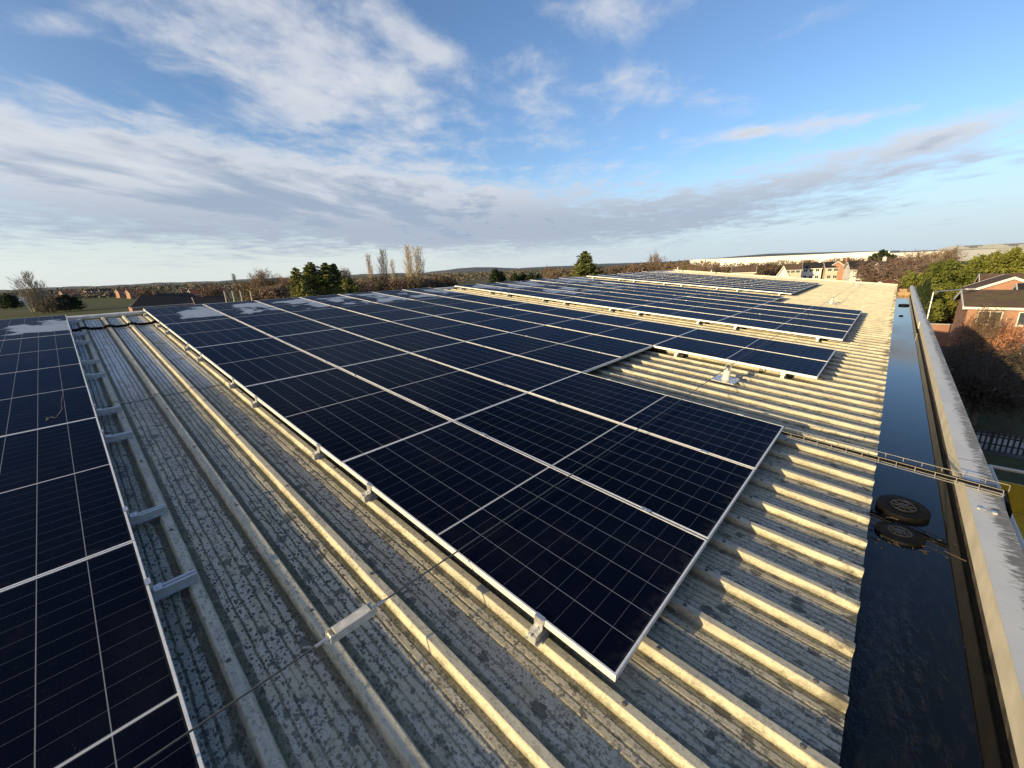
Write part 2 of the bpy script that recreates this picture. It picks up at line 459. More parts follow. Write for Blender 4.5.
M['cream'] = plain('cream_render', (0.45, 0.41, 0.34), 0.85, 0, 0.12, 2)
M['post'] = plain('pale_post_coating', (0.60, 0.58, 0.52), 0.55, 0, 0.1, 20)
M['timber'] = plain('weathered_timber', (0.30, 0.20, 0.11), 0.8, 0, 0.4, 9, 0.3)
M['pane'] = plain('window_glass', (0.05, 0.06, 0.07), 0.08, 0, 0.2, 2, spec=0.8)
M['yellow'] = plain('yellow_machine_paint', (0.46, 0.33, 0.03), 0.45, 0, 0.2, 5)
M['brick'] = brick_material('orange_brick', (0.33, 0.135, 0.075), (0.27, 0.10, 0.055))
M['brick_dark'] = brick_material('dark_red_brick', (0.26, 0.085, 0.05), (0.20, 0.065, 0.045))
M['tile'] = tile_material('brown_roof_tiles', (0.075, 0.052, 0.042), (0.115, 0.08, 0.06), 0.0)
M['tile_moss'] = tile_material('mossy_brown_roof_tiles', (0.085, 0.058, 0.045), (0.12, 0.085, 0.06), 0.55)
M['slate'] = tile_material('dark_slate_roof', (0.016, 0.016, 0.020), (0.028, 0.028, 0.033))
M['red_tile'] = tile_material('red_roof_tiles', (0.26, 0.085, 0.045), (0.33, 0.12, 0.06))
M['bark'] = plain('brown_bark', (0.13, 0.10, 0.075), 0.9, 0, 0.35, 6, 0.4)
M['bark_pale'] = plain('pale_bark', (0.36, 0.31, 0.24), 0.9, 0, 0.3, 6, 0.3)
M['twig'] = leaf_material('bare_twigs', (0.12, 0.085, 0.06), (0.23, 0.16, 0.105))
M['twig_pale'] = leaf_material('pale_poplar_twigs', (0.26, 0.21, 0.15), (0.38, 0.31, 0.22))
M['twig_red'] = leaf_material('reddish_twigs', (0.105, 0.075, 0.062), (0.175, 0.125, 0.10))
M['twig_orange'] = leaf_material('orange_beech_leaves', (0.24, 0.105, 0.06), (0.40, 0.20, 0.12))
M['twig_dark'] = leaf_material('dark_twigs', (0.045, 0.038, 0.030), (0.08, 0.066, 0.05))
M['leylandii'] = leaf_material('golden_green_conifer', (0.050, 0.070, 0.016), (0.18, 0.19, 0.040))
M['conifer'] = leaf_material('dark_green_conifer', (0.060, 0.080, 0.024), (0.19, 0.195, 0.060))
M['evergreen'] = leaf_material('deep_evergreen', (0.018, 0.030, 0.014), (0.045, 0.062, 0.025))
M['scrub'] = leaf_material('brown_scrub', (0.075, 0.060, 0.042), (0.155, 0.118, 0.078))
M['wood_far'] = leaf_material('distant_woodland', (0.075, 0.072, 0.062), (0.135, 0.115, 0.088))  # muted colours stand in for the haze of distance


def cap_material():
    m, gg = newmat('weathered_coping')
    co = gg.coord('Object'); x, y, z = gg.sep(co)
    n1 = gg.noise(gg.scl(co, (16.0, 5.0, 1.0)), 3.0, 6.0, 0.68); n2 = gg.noise(co, 1.4, 4.0, 0.6); n3 = gg.noise(co, 60.0, 4.0, 0.6)
    side = gg.smooth(y, -1.20, -1.33)
    d = gg.add(gg.add(gg.mul(n1, 0.75), gg.mul(n2, 0.32)), gg.sub(gg.mul(side, 0.24), 0.10))
    c = gg.mix(gg.smooth(n2, 0.3, 0.7), (0.48, 0.50, 0.51), (0.57, 0.58, 0.57))
    c = gg.mix(gg.mul(gg.smooth(d, 0.56, 0.70), 0.85), c, (0.10, 0.09, 0.075))
    jt = gg.m('ABSOLUTE', gg.sub(gg.m('FRACT', gg.mul(gg.add(x, 1.05), 1 / 3.0)), 0.5))
    c = gg.mix(gg.smooth(jt, 0.0020, 0.0012), c, (0.05, 0.05, 0.05))
    bset(gg, color=c, rough=0.6, spec=0.3, normal=gg.bump(gg.add(n1, gg.mul(n3, 0.3)), 0.25, 0.004))
    return m


M['cap'] = cap_material()
M['upstand'] = plain('muddy_upstand', (0.085, 0.070, 0.050), 0.7, 0, 0.55, 14, 0.2)


def water_material():
    m, gg = newmat('standing_water')
    co = gg.coord('Object'); x, y, z = gg.sep(co)
    w1 = gg.noise(gg.scl(co, (2.0, 5.0, 1.0)), 3.0, 4.0, 0.6)
    n = gg.noise(gg.scl(co, (9.0, 26.0, 1.0)), 1.0, 5.0, 0.65)
    near = gg.mul(gg.smooth(x, 2.3, 0.9), gg.smooth(gg.add(y, gg.mul(gg.sub(w1, 0.5), 0.5)), -1.02, -0.82))
    scum = gg.mul(gg.smooth(gg.add(n, gg.mul(w1, 0.3)), 0.66, 0.80), gg.smooth(x, 4.0, 1.5))
    bset(gg, color=gg.mix(gg.mul(scum, 0.10), (0.004, 0.005, 0.007), (0.05, 0.045, 0.035)), rough=gg.add(gg.mul(scum, 0.10), 0.03), ior=1.33, spec=0.38)
    h = gg.add(gg.mul(gg.mul(n, near), 1.0), gg.mul(w1, 0.02))
    bset(gg, normal=gg.bump(h, 0.55, 0.02))
    return m


M['water'] = water_material()


def ground_material():
    m, gg = newmat('winter_grassland')
    co = gg.coord('Object')
    n1 = gg.noise(co, 0.012, 4.0, 0.6); n2 = gg.noise(co, 0.15, 5.0, 0.6)
    fld = gg.voro(co, 0.0045, 'Color'); r, q, b = gg.sep(fld)
    c = gg.mix(gg.smooth(r, 0.35, 0.6), (0.062, 0.072, 0.026), (0.115, 0.10, 0.055))
    c = gg.mix(gg.mul(gg.smooth(n1, 0.4, 0.65), 0.6), c, (0.085, 0.075, 0.045))
    c = gg.mix(gg.mul(gg.smooth(n2, 0.4, 0.7), 0.4), c, (0.05, 0.058, 0.022))
    bset(gg, color=c, rough=0.95, spec=0.1, normal=gg.bump(n2, 0.3, 0.2))
    return m


M['ground'] = ground_material()
M['tarmac'] = plain('wet_tarmac', (0.055, 0.056, 0.06), 0.5, 0, 0.3, 0.8, 0.1)
M['concrete'] = plain('pale_concrete_paving', (0.30, 0.30, 0.29), 0.8, 0, 0.15, 1.2, 0.1)
M['lawn'] = plain('shaded_lawn', (0.045, 0.055, 0.022), 0.95, 0, 0.3, 1.5, 0.3)
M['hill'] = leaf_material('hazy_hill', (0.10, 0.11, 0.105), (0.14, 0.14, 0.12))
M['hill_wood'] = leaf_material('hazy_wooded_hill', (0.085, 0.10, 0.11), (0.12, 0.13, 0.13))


def shed_material():
    m, gg = newmat('white_cladding')
    co = gg.coord('Object'); x, y, z = gg.sep(co)
    s = gg.m('FRACT', gg.mul(x, 0.05))
    n = gg.noise(co, 0.02, 3.0, 0.5)
    c = gg.mix(gg.smooth(n, 0.3, 0.7), (0.56, 0.56, 0.55), (0.66, 0.66, 0.64))
    c = gg.mix(gg.mul(gg.smooth(s, 0.06, 0.02), 0.5), c, (0.42, 0.44, 0.46))
    bset(gg, color=c, rough=0.6)
    return m


M['shed'] = shed_material()
M['grey_clad'] = plain('grey_cladding', (0.22, 0.24, 0.26), 0.6, 0, 0.15, 0.05)
M['fence'] = plain('dark_painted_steel', (0.03, 0.034, 0.035), 0.5, 0.1, 0.2, 5)

# ------------------------------------------------------------------ the setting: ground, paths, hills
mb = MB(); S = 9000.0
mb.quad((-S, -S, GZ), (S, -S, GZ), (S, S, GZ), (-S, S, GZ))
tag(mb.build('ground', M['ground']), kind='structure')
YARD = [('yard', M['tarmac'], -30, 75.5, -60, -1.5, 0.004)]
for nm, mt, x0, x1, y0, y1, dz_ in YARD:
    mb = MB(); mb.quad((x0, y0, GZ + dz_), (x1, y0, GZ + dz_), (x1, y1, GZ + dz_), (x0, y1, GZ + dz_)); tag(mb.build(nm, mt), kind='structure')
for nm, mt, x0, x1, y0, y1, dz_ in (('lawn', M['lawn'], 31.5, 39.0, -40, -3.2, 0.008), ('lawn', M['lawn'], 20.0, 27.6, -40, -3.2, 0.008), ('path', M['concrete'], 28.2, 30.8, -40, -2.2, 0.010), ('path', M['concrete'], 39.6, 43.2, -40, -2.2, 0.010), ('path', M['concrete'], 14.0, 17.5, -40, -1.6, 0.010)):
    mb = MB(); mb.quad((x0, y0, GZ + dz_), (x1, y0, GZ + dz_), (x1, y1, GZ + dz_), (x0, y1, GZ + dz_)); tag(mb.build(nm, mt), kind='structure')


def hill(name, pts, d, mat, depth):
    """a long ridge: pts are sight directions of its crest, d its distance"""
    mb = MB(); A = [];
    for x, y in pts:
        c = at(x, y, d); c.z = max(c.z, GZ + 1); f = Vector((c.x - CAM_P.x, c.y - CAM_P.y, 0)).normalized()
        A.append(((c - f * depth).xy.to_3d() + Vector((0, 0, GZ - 1)), c, (c + f * depth).xy.to_3d() + Vector((0, 0, GZ - 1))))
    for a, b in zip(A[:-1], A[1:]):
        mb.quad(a[0], b[0], b[1], a[1]); mb.quad(a[1], b[1], b[2], a[2])
    return tag(mb.build(name, mat), kind='structure')


def ridge(x0, x1, y0, y1, n, amp, seed):
    r = random.Random(seed); ph = [r.uniform(0, 6.3) for _ in range(4)]
    return [(x0 + (x1 - x0) * i / n, y0 + (y1 - y0) * i / n - amp * (math.sin(i * 0.35 + ph[0]) * 0.5 + math.sin(i * 0.9 + ph[1]) * 0.3 + math.sin(i * 2.1 + ph[2]) * 0.2)) for i in range(n + 1)]


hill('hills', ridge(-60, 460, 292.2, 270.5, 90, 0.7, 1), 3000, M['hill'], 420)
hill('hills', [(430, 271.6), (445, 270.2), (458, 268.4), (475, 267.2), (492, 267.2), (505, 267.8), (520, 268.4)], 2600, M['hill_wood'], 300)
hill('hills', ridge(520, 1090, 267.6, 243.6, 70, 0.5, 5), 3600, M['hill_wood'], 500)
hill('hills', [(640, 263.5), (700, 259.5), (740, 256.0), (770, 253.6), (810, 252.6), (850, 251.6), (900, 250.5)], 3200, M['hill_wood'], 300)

# ------------------------------------------------------------------ the building we stand on
B = thing('industrial_building', 'large low pitched building with weathered ribbed metal roof carrying the solar panels', 'building', (0, 0, 0))


def rib_at(k): return k * RIB - (0.03 if k < 0 else 0.0) - (0.022 if k < -2 else 0.0)


def roof_profile(v0, v1):
    P = []
    k0 = math.floor(v0 / RIB); k1 = math.ceil(v1 / RIB)
    for k in range(k0, k1 + 1):
        c = rib_at(k)
        sw = lambda q: ((q - .017, PAN), (q - .013, PAN + .0016), (q + .013, PAN + .0016), (q + .017, PAN))
        for dv, n in sw(-.125) + sw(-.083) + ((-0.036, PAN), (-0.0215, CREST - .0025), (-0.018, CREST), (0.018, CREST), (0.0215, CREST - .0025), (0.036, PAN)) + sw(.083) + sw(.125) + (sw(.1667) if k not in (-1, -3) else ()):
            if v0 <= c + dv <= v1: P.append((c + dv, n))
    return P


def roof_sheet(name, u0, u1, dn, parent, lip=True):
    mb = MB(); P = roof_profile(V0, V1)
    V = []; Fc = []; n = len(P)
    us = [u0 + (u1 - u0) * i / 6 for i in range(7)]
    for u in us:
        for v, h in P: V.append((v, u, h + dn))
    for i in range(6):
        for k in range(n - 1):
            a = i * n + k; Fc.append((a, a + 1, a + n + 1, a + n))
    if lip:
        j = len(V)
        for v, h in P: V.append((v, u0, h + dn - 0.006))
        for k in range(n - 1): Fc.append((j + k, j + k + 1, k + 1, k))
    mb.raw(V, Fc)
    o = mb.build(name, M['roof'], parent); o.rotation_euler = (PITCH, 0, 0); return o


roof_sheet('roof_sheet', U0, 5.66, 0.0, B)
roof_sheet('roof_sheet', 5.54, U1, 0.0035, B)
RY = U1 * CP + 0.02; RZ = U1 * SP
mb = MB()                                            # the far slope beyond the ridge
mb.quad((V0, RY + 0.06, RZ - 0.15), (V1, RY + 0.06, RZ - 0.15), (V1, RY + 13, RZ - 1.35), (V0, RY + 13, RZ - 1.35))
mb.build('rear_roof_slope', M['trim'], B)
mb = MB(); T = lambda p: RT(p.x, p.y, p.z)
prof = [(12.045, -0.112), (12.05, -0.072), (12.13, -0.058), (12.21, -0.064), (12.30, -0.16)]
for (a, na), (b, nb) in zip(prof[:-1], prof[1:]):
    for v in np.arange(V0, V1 - 0.01, 2.4):
        e = min(V1, v + 2.395); mb.quad(RT(v, a, na), RT(e, a, na), RT(e, b, nb), RT(v, b, nb))
mb.build('ridge_cap', M['trim'], B)
mb = MB()
mb.box(V1 - 0.16, V1 + 0.04, U0, 12.2, -0.17, -0.045, T); mb.box(V1 + 0.005, V1 + 0.05, U0, 12.2, -0.45, -0.172, T)
mb.build('verge_trim', M['cap_under'], B, bevel=0.006)
SC = MB(); SC.lathe([(0.011, 0.0), (0.011, 0.002), (0.0065, 0.003), (0.0065, 0.008)], (0, 0, 0), 8)
me_sc = None
for k in range(-3, 13):
    for u in ((-0.62, -0.05, 1.32, 2.55, 3.75, 4.95, 6.2, 7.6) if k < 1 else (-0.62, -0.05)):
        if me_sc is None:
            o = SC.build('fixing_screw', plain('dark_screw_cap', (0.12, 0.115, 0.11), 0.5, 0.3), B); me_sc = o.data
        else: o = put('fixing_screw', me_sc, B)
        o.location = RT(rib_at(k), u, CREST + 0.0005); o.rotation_euler = (PITCH, 0, 0)
# box gutter, parapet and coping
WZ = -0.26
mb = MB()
mb.quad((V0, -1.21, -0.42), (V1, -1.21, -0.42), (V1, -0.64, -0.42), (V0, -0.64, -0.42))
mb.quad((V0, -0.655, -0.42), (V1, -0.655, -0.42), (V1, -0.655, -0.232), (V0, -0.655, -0.232))
mb.build('gutter_lining', M['rubber'], B)
mb = MB(); mb.box(V0, 28.2, -1.31, -1.206, -0.42, -0.06); par = mb.build('parapet', M['upstand'], B)
# drips of mud on the upstand edge just above the water
mb = MB(); mb.box(V0, 12.9, -1.335, -1.195, -0.188, -0.012); mb.build('coping_fascia', M['cap_under'], par, bevel=0.006)
mb = MB(); mb.box(12.9, 28.0, -1.325, -1.182, -0.200, -0.040); mb.build('coping_fascia', M['cap_under'], par, bevel=0.006)
mb = MB(); mb.box(V0, 12.895, -1.350, -1.190, -0.0115, -0.004); mb.build('coping', M['cap'], par)
mb = MB(); mb.box(12.905, 28.02, -1.340, -1.176, -0.0395, -0.032); mb.build('coping', M['cap'], par)
mb = MB()                                            # timber box closing the far end of the gutter
for k in range(4): mb.box(24.6, 24.65, -1.17, -0.74, -0.42 + k * 0.075, -0.35 + k * 0.075)
mb.box(24.66, 27.2, -1.17, -1.12, -0.40, -0.13); mb.box(24.66, 27.2, -0.80, -0.74, -0.40, -0.17)
mb.box(26.9, 27.2, -1.10, -0.81, -0.40, -0.12); mb.box(25.5, 25.62, -1.10, -0.81, -0.22, -0.15)
mb.build('gutter_end_box', M['timber'], B)
mb = MB(); mb.box(V0, V1, -1.365, -1.335, GZ, -0.235); mb.box(V1 - 0.2, V1, -1.30, 24.5, GZ, -0.6)
mb.box(V0, V1, 24.3, 24.6, GZ, -0.9)
mb.build('wall', M['brick_dark'], B)
mb = MB(); mb.box(-42, -6.5, -26, -1.5, GZ, 7.2); mb.build('shade_block', M['brick_dark'], B)  # unseen block added behind the camera to keep the courtyard in shade
mb = MB(); mb.quad((V0, -1.206, WZ), (24.6, -1.206, WZ), (24.6, -0.656, WZ), (V0, -0.656, WZ))
tag(mb.build('water', M['water']), kind='structure')

# ------------------------------------------------------------------ solar panels
PW, PL, PH = 1.119, 2.400, 0.035


def frame_mesh():
    mb = MB(); w = 0.011; zt = PH; zg = PH - 0.0025

    def loop(a, z): return [(a, a, z), (PW - a, a, z), (PW - a, PL - a, z), (a, PL - a, z)]
    L = [loop(0, 0), loop(0, zt - 0.0015), loop(0.0015, zt), loop(w, zt), loop(w, zg - 0.003)]
    V = sum(L, [])
    Fc = []
    for j in range(4):
        for k in range(4): Fc.append((j * 4 + k, j * 4 + (k + 1) % 4, j * 4 + 4 + (k + 1) % 4, j * 4 + 4 + k))
    i = len(V); V += loop(0.030, 0)
    for k in range(4): Fc.append((k, i + k, i + (k + 1) % 4, (k + 1) % 4))
    mb.raw(V, Fc); return mb.mesh('panel_frame', M['alu'])


def glass_mesh(mat):
    mb = MB(); a = 0.0108; z = PH - 0.0025
    mb.quad((a, a, z), (PW - a, a, z), (PW - a, PL - a, z), (a, PL - a, z))
    mb.quad((a, PL - a, z - 0.006), (PW - a, PL - a, z - 0.006), (PW - a, a, z - 0.006), (a, a, z - 0.006))
    return mb.mesh('glass', mat)


def clamp_mesh(end):
    mb = MB()
    if not end:
        mb.box(-0.019, 0.019, -0.030, 0.030, PH + 0.0005, PH + 0.004); mb.box(-0.008, 0.008, -0.030, 0.030, -0.026, PH)
        mb.lathe([(0.0065, 0), (0.0065, 0.006)], (0, 0, PH + 0.004), 6)
    else:   # end clamp: hooked over the frame and standing on its rail
        mb.box(-0.011, 0.012, -0.026, 0.026, PH + 0.0005, PH + 0.0045); mb.box(-0.011, -0.002, -0.026, 0.026, -0.026, PH)
        mb.box(-0.045, -0.002, -0.026, 0.026, -0.0265, -0.020)
        mb.lathe([(0.007, 0), (0.007, 0.008)], (-0.026, 0, -0.020), 6)
    return mb.mesh('clamp', M['galv'])


ME_F = frame_mesh(); ME_G = glass_mesh(M['glass']); ME_GF = glass_mesh(M['glass_frost'])
ME_CM = clamp_mesh(False); ME_CE = clamp_mesh(True)
CU = (0.40, 1.97)


def panel(v, i, label, group, frosted=False, left_end=False, right_end=False):
    p = thing('solar_panel', label, 'solar panel', RT(v, i * PU + 0.002, -PH), 0, group)
    p.rotation_euler = (PITCH + random.gauss(0, 0.0011), random.gauss(0, 0.0011), random.gauss(0, 0.0006))
    put('frame', ME_F, p); put('glass', ME_GF if frosted else ME_G, p)
    for cu in CU:
        c = put('clamp', ME_CE if right_end else ME_CM, p, (PW + (0.0 if right_end else 0.010), cu, 0))
        if right_end: c.rotation_euler = (0, 0, math.pi)
        if left_end: put('clamp', ME_CE, p, (0.0, cu, 0))
    return p


def rail_mesh(L):
    mb = MB(); w = 0.023; z0, z1 = CREST + 0.001, -0.062
    prof = [(-w, z0), (-w - .012, z0), (-w - .012, z0 + .004), (-w, z0 + .004), (-w, z1), (-.006, z1), (-.005, z1 - .008), (.005, z1 - .008), (.006, z1), (w, z1), (w, z0 + .004), (w + .012, z0 + .004), (w + .012, z0), (w, z0)]
    n = len(prof)
    V = [(0, a, b) for a, b in prof] + [(L, a, b) for a, b in prof]
    Fc = [(k, (k + 1) % n, n + (k + 1) % n, n + k) for k in range(n)] + [tuple(range(n))[::-1], tuple(range(n, 2 * n))]
    mb.raw(V, Fc)
    for s in (0.25, 0.75): mb.lathe([(0.006, 0), (0.006, 0.005)], (L * s, -w - 0.006, z0 + .004), 6); mb.lathe([(0.006, 0), (0.006, 0.005)], (L * s, w + 0.006, z0 + .004), 6)
    return mb.mesh('mounting_rail', M['rail'])


ME_RL, ME_RS = rail_mesh(0.335), rail_mesh(0.36)


def rails(v, rows, where, me, group):
    n = len(rows) * 2; k = 0
    for i in reversed(rows):
        for cu in reversed(CU):
            o = bpy.data.objects.new('mounting_rail', me); COL.objects.link(o)
            o.location = RT(v, i * PU + cu, 0); o.rotation_euler = (PITCH, 0, 0)
            tag(o, 'short aluminium rail, %s from the top, under the %s' % (ORD[k], where), 'mounting rail', group); k += 1


# the left block, one row in view
LV = -1.219 - PW
for i in range(5):
    panel(LV, i, ('frosted' if i == 4 else 'dark') + ' solar panel at the left edge of the roof, %s from the ridge' % ORD[4 - i], 'solar panels in the left block', i == 4, False, True)
rails(-1.365, range(5), 'left block of panels', ME_RL, 'rails along the left block')
# central block
for j in range(7):
    for i in range(5):
        if i == 0 and j in (3, 4): continue
        fr = i == 4
        lab = '%s solar panel, central block, %s from ridge, %s row from the left walkway' % ('frost patched' if fr else 'dark', ORD[4 - i], ORD[j])
        panel(j * PV, i, lab, 'solar panels in the central block', fr, j == 0 or (j == 5 and i == 0), j == 6 or (j == 2 and i == 0))
rails(-0.060, range(5), 'left edge of the central block', ME_RS, 'rails along the central block')
rails(7 * PV - 0.30, range(5), 'far edge of the central block', ME_RS, 'rails along the central block')
rails(3 * PV - 0.30, [0], 'notched corner of the central block', ME_RS, 'rails along the central block')
rails(5 * PV - 0.060, [0], 'two panels beside the anchor post', ME_RS, 'rails along the central block')
BV = 9.18
for j in range(7):
    for i in range(5):
        if i == 0 and j > 4: continue
        lab = '%s solar panel, second block, %s from ridge, %s row past its near walkway' % ('frosted' if i == 4 or (i == 3 and j in (1, 2, 4, 5)) else 'dark', ORD[4 - i], ORD[j])
        panel(BV + j * PV, i, lab, 'solar panels in the second block', i == 4 or (i == 3 and j in (1, 2, 4, 5)), j == 0, j == 6 or (j == 4 and i == 0))
rails(BV - 0.060, range(5), 'near edge of the second block', ME_RS, 'rails along the second block')
CV = 18.56
for j in range(7):
    for i in range(1, 5):
        lab = 'distant solar panel, farthest block, %s from ridge, %s row from its near edge' % (ORD[4 - i], ORD[j])
        panel(CV + j * PV, i, lab, 'solar panels in the farthest block', i == 4 and j % 2 == 0, j == 0, j == 6)
rails(CV - 0.060, range(1, 5), 'near edge of the farthest block', ME_RS, 'rails along the farthest block')

# ------------------------------------------------------------------ safety line, posts, tray, drains


def anchor_post(v, u, h, label):
    p = thing('anchor_post', label, 'anchor post', RT(v, u, CREST), 0, 'anchor posts of the safety line')
    p.rotation_euler = (PITCH, 0, 0)
    mb = MB(); mb.box(-0.17, 0.17, -0.15, 0.15, 0.001, 0.008)
    for a in (-.14, .14):
        for b in (-.12, .12): mb.lathe([(0.012, 0), (0.012, 0.012), (0.005, 0.016)], (a, b, 0.008), 8)
    mb.build('base_plate', M['galv'], p)
    mb = MB(); mb.lathe([(0.056, 0.008), (0.054, 0.02), (0.048, 0.024), (0.048, h * 0.72), (0.040, h * 0.76)], n=16); mb.build('post', M['post'], p, smooth=False)
    mb = MB(); mb.lathe([(0.014, h * 0.76), (0.014, h * 0.86)], n=10)
    pts = [(0.0, 0.036 * math.sin(t) * 1.1, h + 0.0 + 0.036 * math.cos(t)) for t in np.linspace(0, 2 * math.pi, 13)]
    mb.path(pts, 0.007, 6); mb.box(-0.045, 0.045, -0.012, 0.012, h * 0.84, h * 0.92)
    mb.build('eyelet', M['galv'], p)
    return p


anchor_post(4.95, 0.97, 0.19, 'pale anchor post standing on the ribbed roof beside the notch in the central block')
anchor_post(17.3, 0.97, 0.20, 'far anchor post on the sunlit roof just beyond the second block')
anchor_post(28.7, 0.97, 0.20, 'most distant anchor post near the far right end of the roof')
anchor_post(30.4, 9.2, 0.25, 'small anchor post on the far roof edge behind the farthest panels')
anchor_post(30.4, 11.6, 0.30, 'tiny anchor post on the ridge at the far left roof corner')

sc = thing('safety_cable', 'thin steel safety line stretched low across roof and panels to the anchor posts', 'cable', RT(0, 0.97, 0.05))
sc.rotation_euler = (PITCH, 0, 0)


def sag(a, b, s, n=14):
    a, b = Vector(a), Vector(b)
    return [a.lerp(b, t) + Vector((0, 0, -4 * s * t * (1 - t))) for t in np.linspace(0, 1, n)]


mb = MB()
mb.path(sag((-7.0, 0.0, 0.05), (-0.74, 0, 0.0), 0.015), 0.0042, 6)
mb.path(sag((-0.50, 0, 0.0), (4.95, 0, 0.03), 0.012), 0.0042, 6)
mb.path(sag((4.95, 0, 0.03), (17.3, 0, 0.04), 0.02), 0.0042, 6)
mb.path(sag((17.3, 0, 0.04), (28.7, 0, 0.04), 0.05), 0.0042, 6)
mb.build('cable', M['steel_dark'], sc)
mb = MB()                                            # the shock absorber
mb.box(-0.745, -0.530, -0.025, -0.022, -0.020, 0.022); mb.box(-0.745, -0.530, 0.022, 0.025, -0.020, 0.022)
mb.box(-0.720, -0.555, -0.0215, 0.0215, 0.0185, 0.0215)
mb.box(-0.705, -0.57, -0.013, 0.013, -0.022, 0.012)
mb.tube((-0.736, -0.02, 0.004), (-0.736, 0.02, 0.004), 0.006, n=8); mb.tube((-0.539, -0.02, 0.004), (-0.539, 0.02, 0.004), 0.006, n=8)
mb.box(-0.70, -0.665, -0.026, -0.0195, -0.020, 0.008); mb.box(-0.60, -0.565, -0.026, -0.0195, -0.020, 0.008)
mb.build('shock_absorber', M['white_metal'], sc, bevel=0.002)
for a_, b_ in ((-0.80, -0.74), (-0.53, -0.47)):
    mb = MB(); mb.tube((a_, 0, 0.0), (b_, 0, 0.0), 0.007, n=8); mb.build('swage_sleeve', M['galv'], sc)

# black cable lying across the left walkway
pts = []
for k in range(25):
    v = -1.30 + 1.36 * k / 24; d = min(abs(v - rib_at(q)) for q in range(-6, 3))
    n = CREST + 0.022 if d < 0.05 else CREST - 0.004 * min(1, (d - 0.05) / 0.03) * 2
    pts.append(RT(v, 10.57 + 0.02 * math.sin(k * 0.5) + 0.06 * max(0, (k - 20) / 4), n + 0.012))
mb = MB(); mb.path(pts, 0.026, 8)
tag(mb.build('power_cable', M['rubber'], smooth=True), 'thick black cable lying across the ribs of the left walkway near the ridge', 'cable')

# wire basket tray from the panel corner over gutter and parapet
A0 = RT(3.375, 0.10, -0.068); A1 = Vector((2.86, -1.372, 0.012))
ax = (A1 - A0); Lt = ax.length; ax.normalize(); sd = ax.cross(Vector((0, 0, 1))).normalized(); upv = sd.cross(ax)
tray = thing('cable_tray', 'narrow wire basket cable tray bridging the gutter from panel corner to parapet', 'cable tray', (0, 0, 0))
mb = MB(); W2 = 0.062; Hh = 0.045
for s, h in ((-W2, 0), (-W2 * .33, 0), (W2 * .33, 0), (W2, 0), (-W2, Hh), (W2, Hh)):
    mb.tube(A0 + sd * s + upv * h, A1 + sd * s + upv * h, 0.0026, n=6)
nst = int(Lt / 0.105)
for k in range(nst + 1):
    c = A0 + ax * (Lt * k / nst)
    P = [c - sd * W2 + upv * Hh, c - sd * W2, c + sd * W2, c + sd * W2 + upv * Hh]
    mb.path(P, 0.0025, 5)
mb.build('wire_basket', M['tray'], tray)
mb = MB()
for s, r in ((-0.030, .007), (-0.008, .008), (0.018, .007)):
    pts = [A0 + ax * (Lt * t - 0.1) + sd * (s + 0.006 * math.sin(t * 9 + s * 90)) + upv * 0.012 for t in np.linspace(0, 1.06, 20)]
    pts.append(pts[-1] + Vector((0, -0.05, -0.15))); pts.append(pts[-1] + Vector((0, -0.01, -2.0)))
    mb.path(pts, r, 6)
mb.build('wiring', M['rubber'], tray)
mb = MB(); e = A0 + ax * 0.06
mb.tube(e - sd * 0.06 + upv * 0.03, e + sd * 0.06 + upv * 0.03, 0.030, n=10); mb.build('end_boot', M['rubber'], tray)
# small cable and clips lying on the coping by the tray
mb = MB(); pts = [Vector((2.55, -1.225, 0.004)), Vector((2.56, -1.24, 0.001)), Vector((2.53, -1.265, 0.001)), Vector((2.53, -1.285, 0.001))]
mb.path(pts, 0.0025, 6); mb.lathe([(0.012, 0), (0.012, 0.010)], (2.55, -1.225, -0.0035), 10); mb.box(2.515, 2.545, -1.300, -1.280, -0.0035, 0.009)
tag(mb.build('fixing_bolt', M['galv']), 'small bolts with a short wire on the coping beside the cable tray', 'fixing')


def drain_grate(loc, r, tilt, label, dome, rz=0.0):
    p = thing('drain_cover', label, 'drain cover', loc, rz, 'black drain covers in the gutter'); p.rotation_euler = (tilt[0], tilt[1], rz)
    mb = MB()
    if dome:
        mb.lathe([(r * 0.98, -0.03), (r, 0.0), (r * 0.96, 0.012), (r * 0.62, 0.020), (r * 0.60, 0.022)], n=40)
        for k in range(36):
            t = 2 * math.pi * k / 36
            mb.box(r * 0.66, r * 0.99, -0.004, 0.004, -0.02, 0.019, lambda q, t=t: Vector((q.x * math.cos(t) - q.y * math.sin(t), q.x * math.sin(t) + q.y * math.cos(t), q.z)))
    else:
        mb.lathe([(r * 0.95, -0.045), (r, -0.038), (r, -0.006), (r * 0.97, 0.0), (r * 0.62, 0.004), (r * 0.60, 0.0)], n=48)
    mb.build('cover_ring', M['rubber'], p)
    mb = MB(); ri = r * 0.46; zz = 0.023 if dome else 0.005
    pts = [(ri * math.cos(t), ri * math.sin(t), zz) for t in np.linspace(0, 2 * math.pi, 33)]; mb.path(pts, 0.006, 6)
    for k in range(8):
        t = 2 * math.pi * k / 8 + 0.2; mb.tube((0.012 * math.cos(t), 0.012 * math.sin(t), zz), (ri * math.cos(t), ri * math.sin(t), zz), 0.0055, n=6)
    mb.lathe([(0.026, -.003), (0.026, 0.006), (0.012, 0.010)], (0, 0, zz), 12)
    mb.build('spoke_grille', M['grille'], p)
    return p


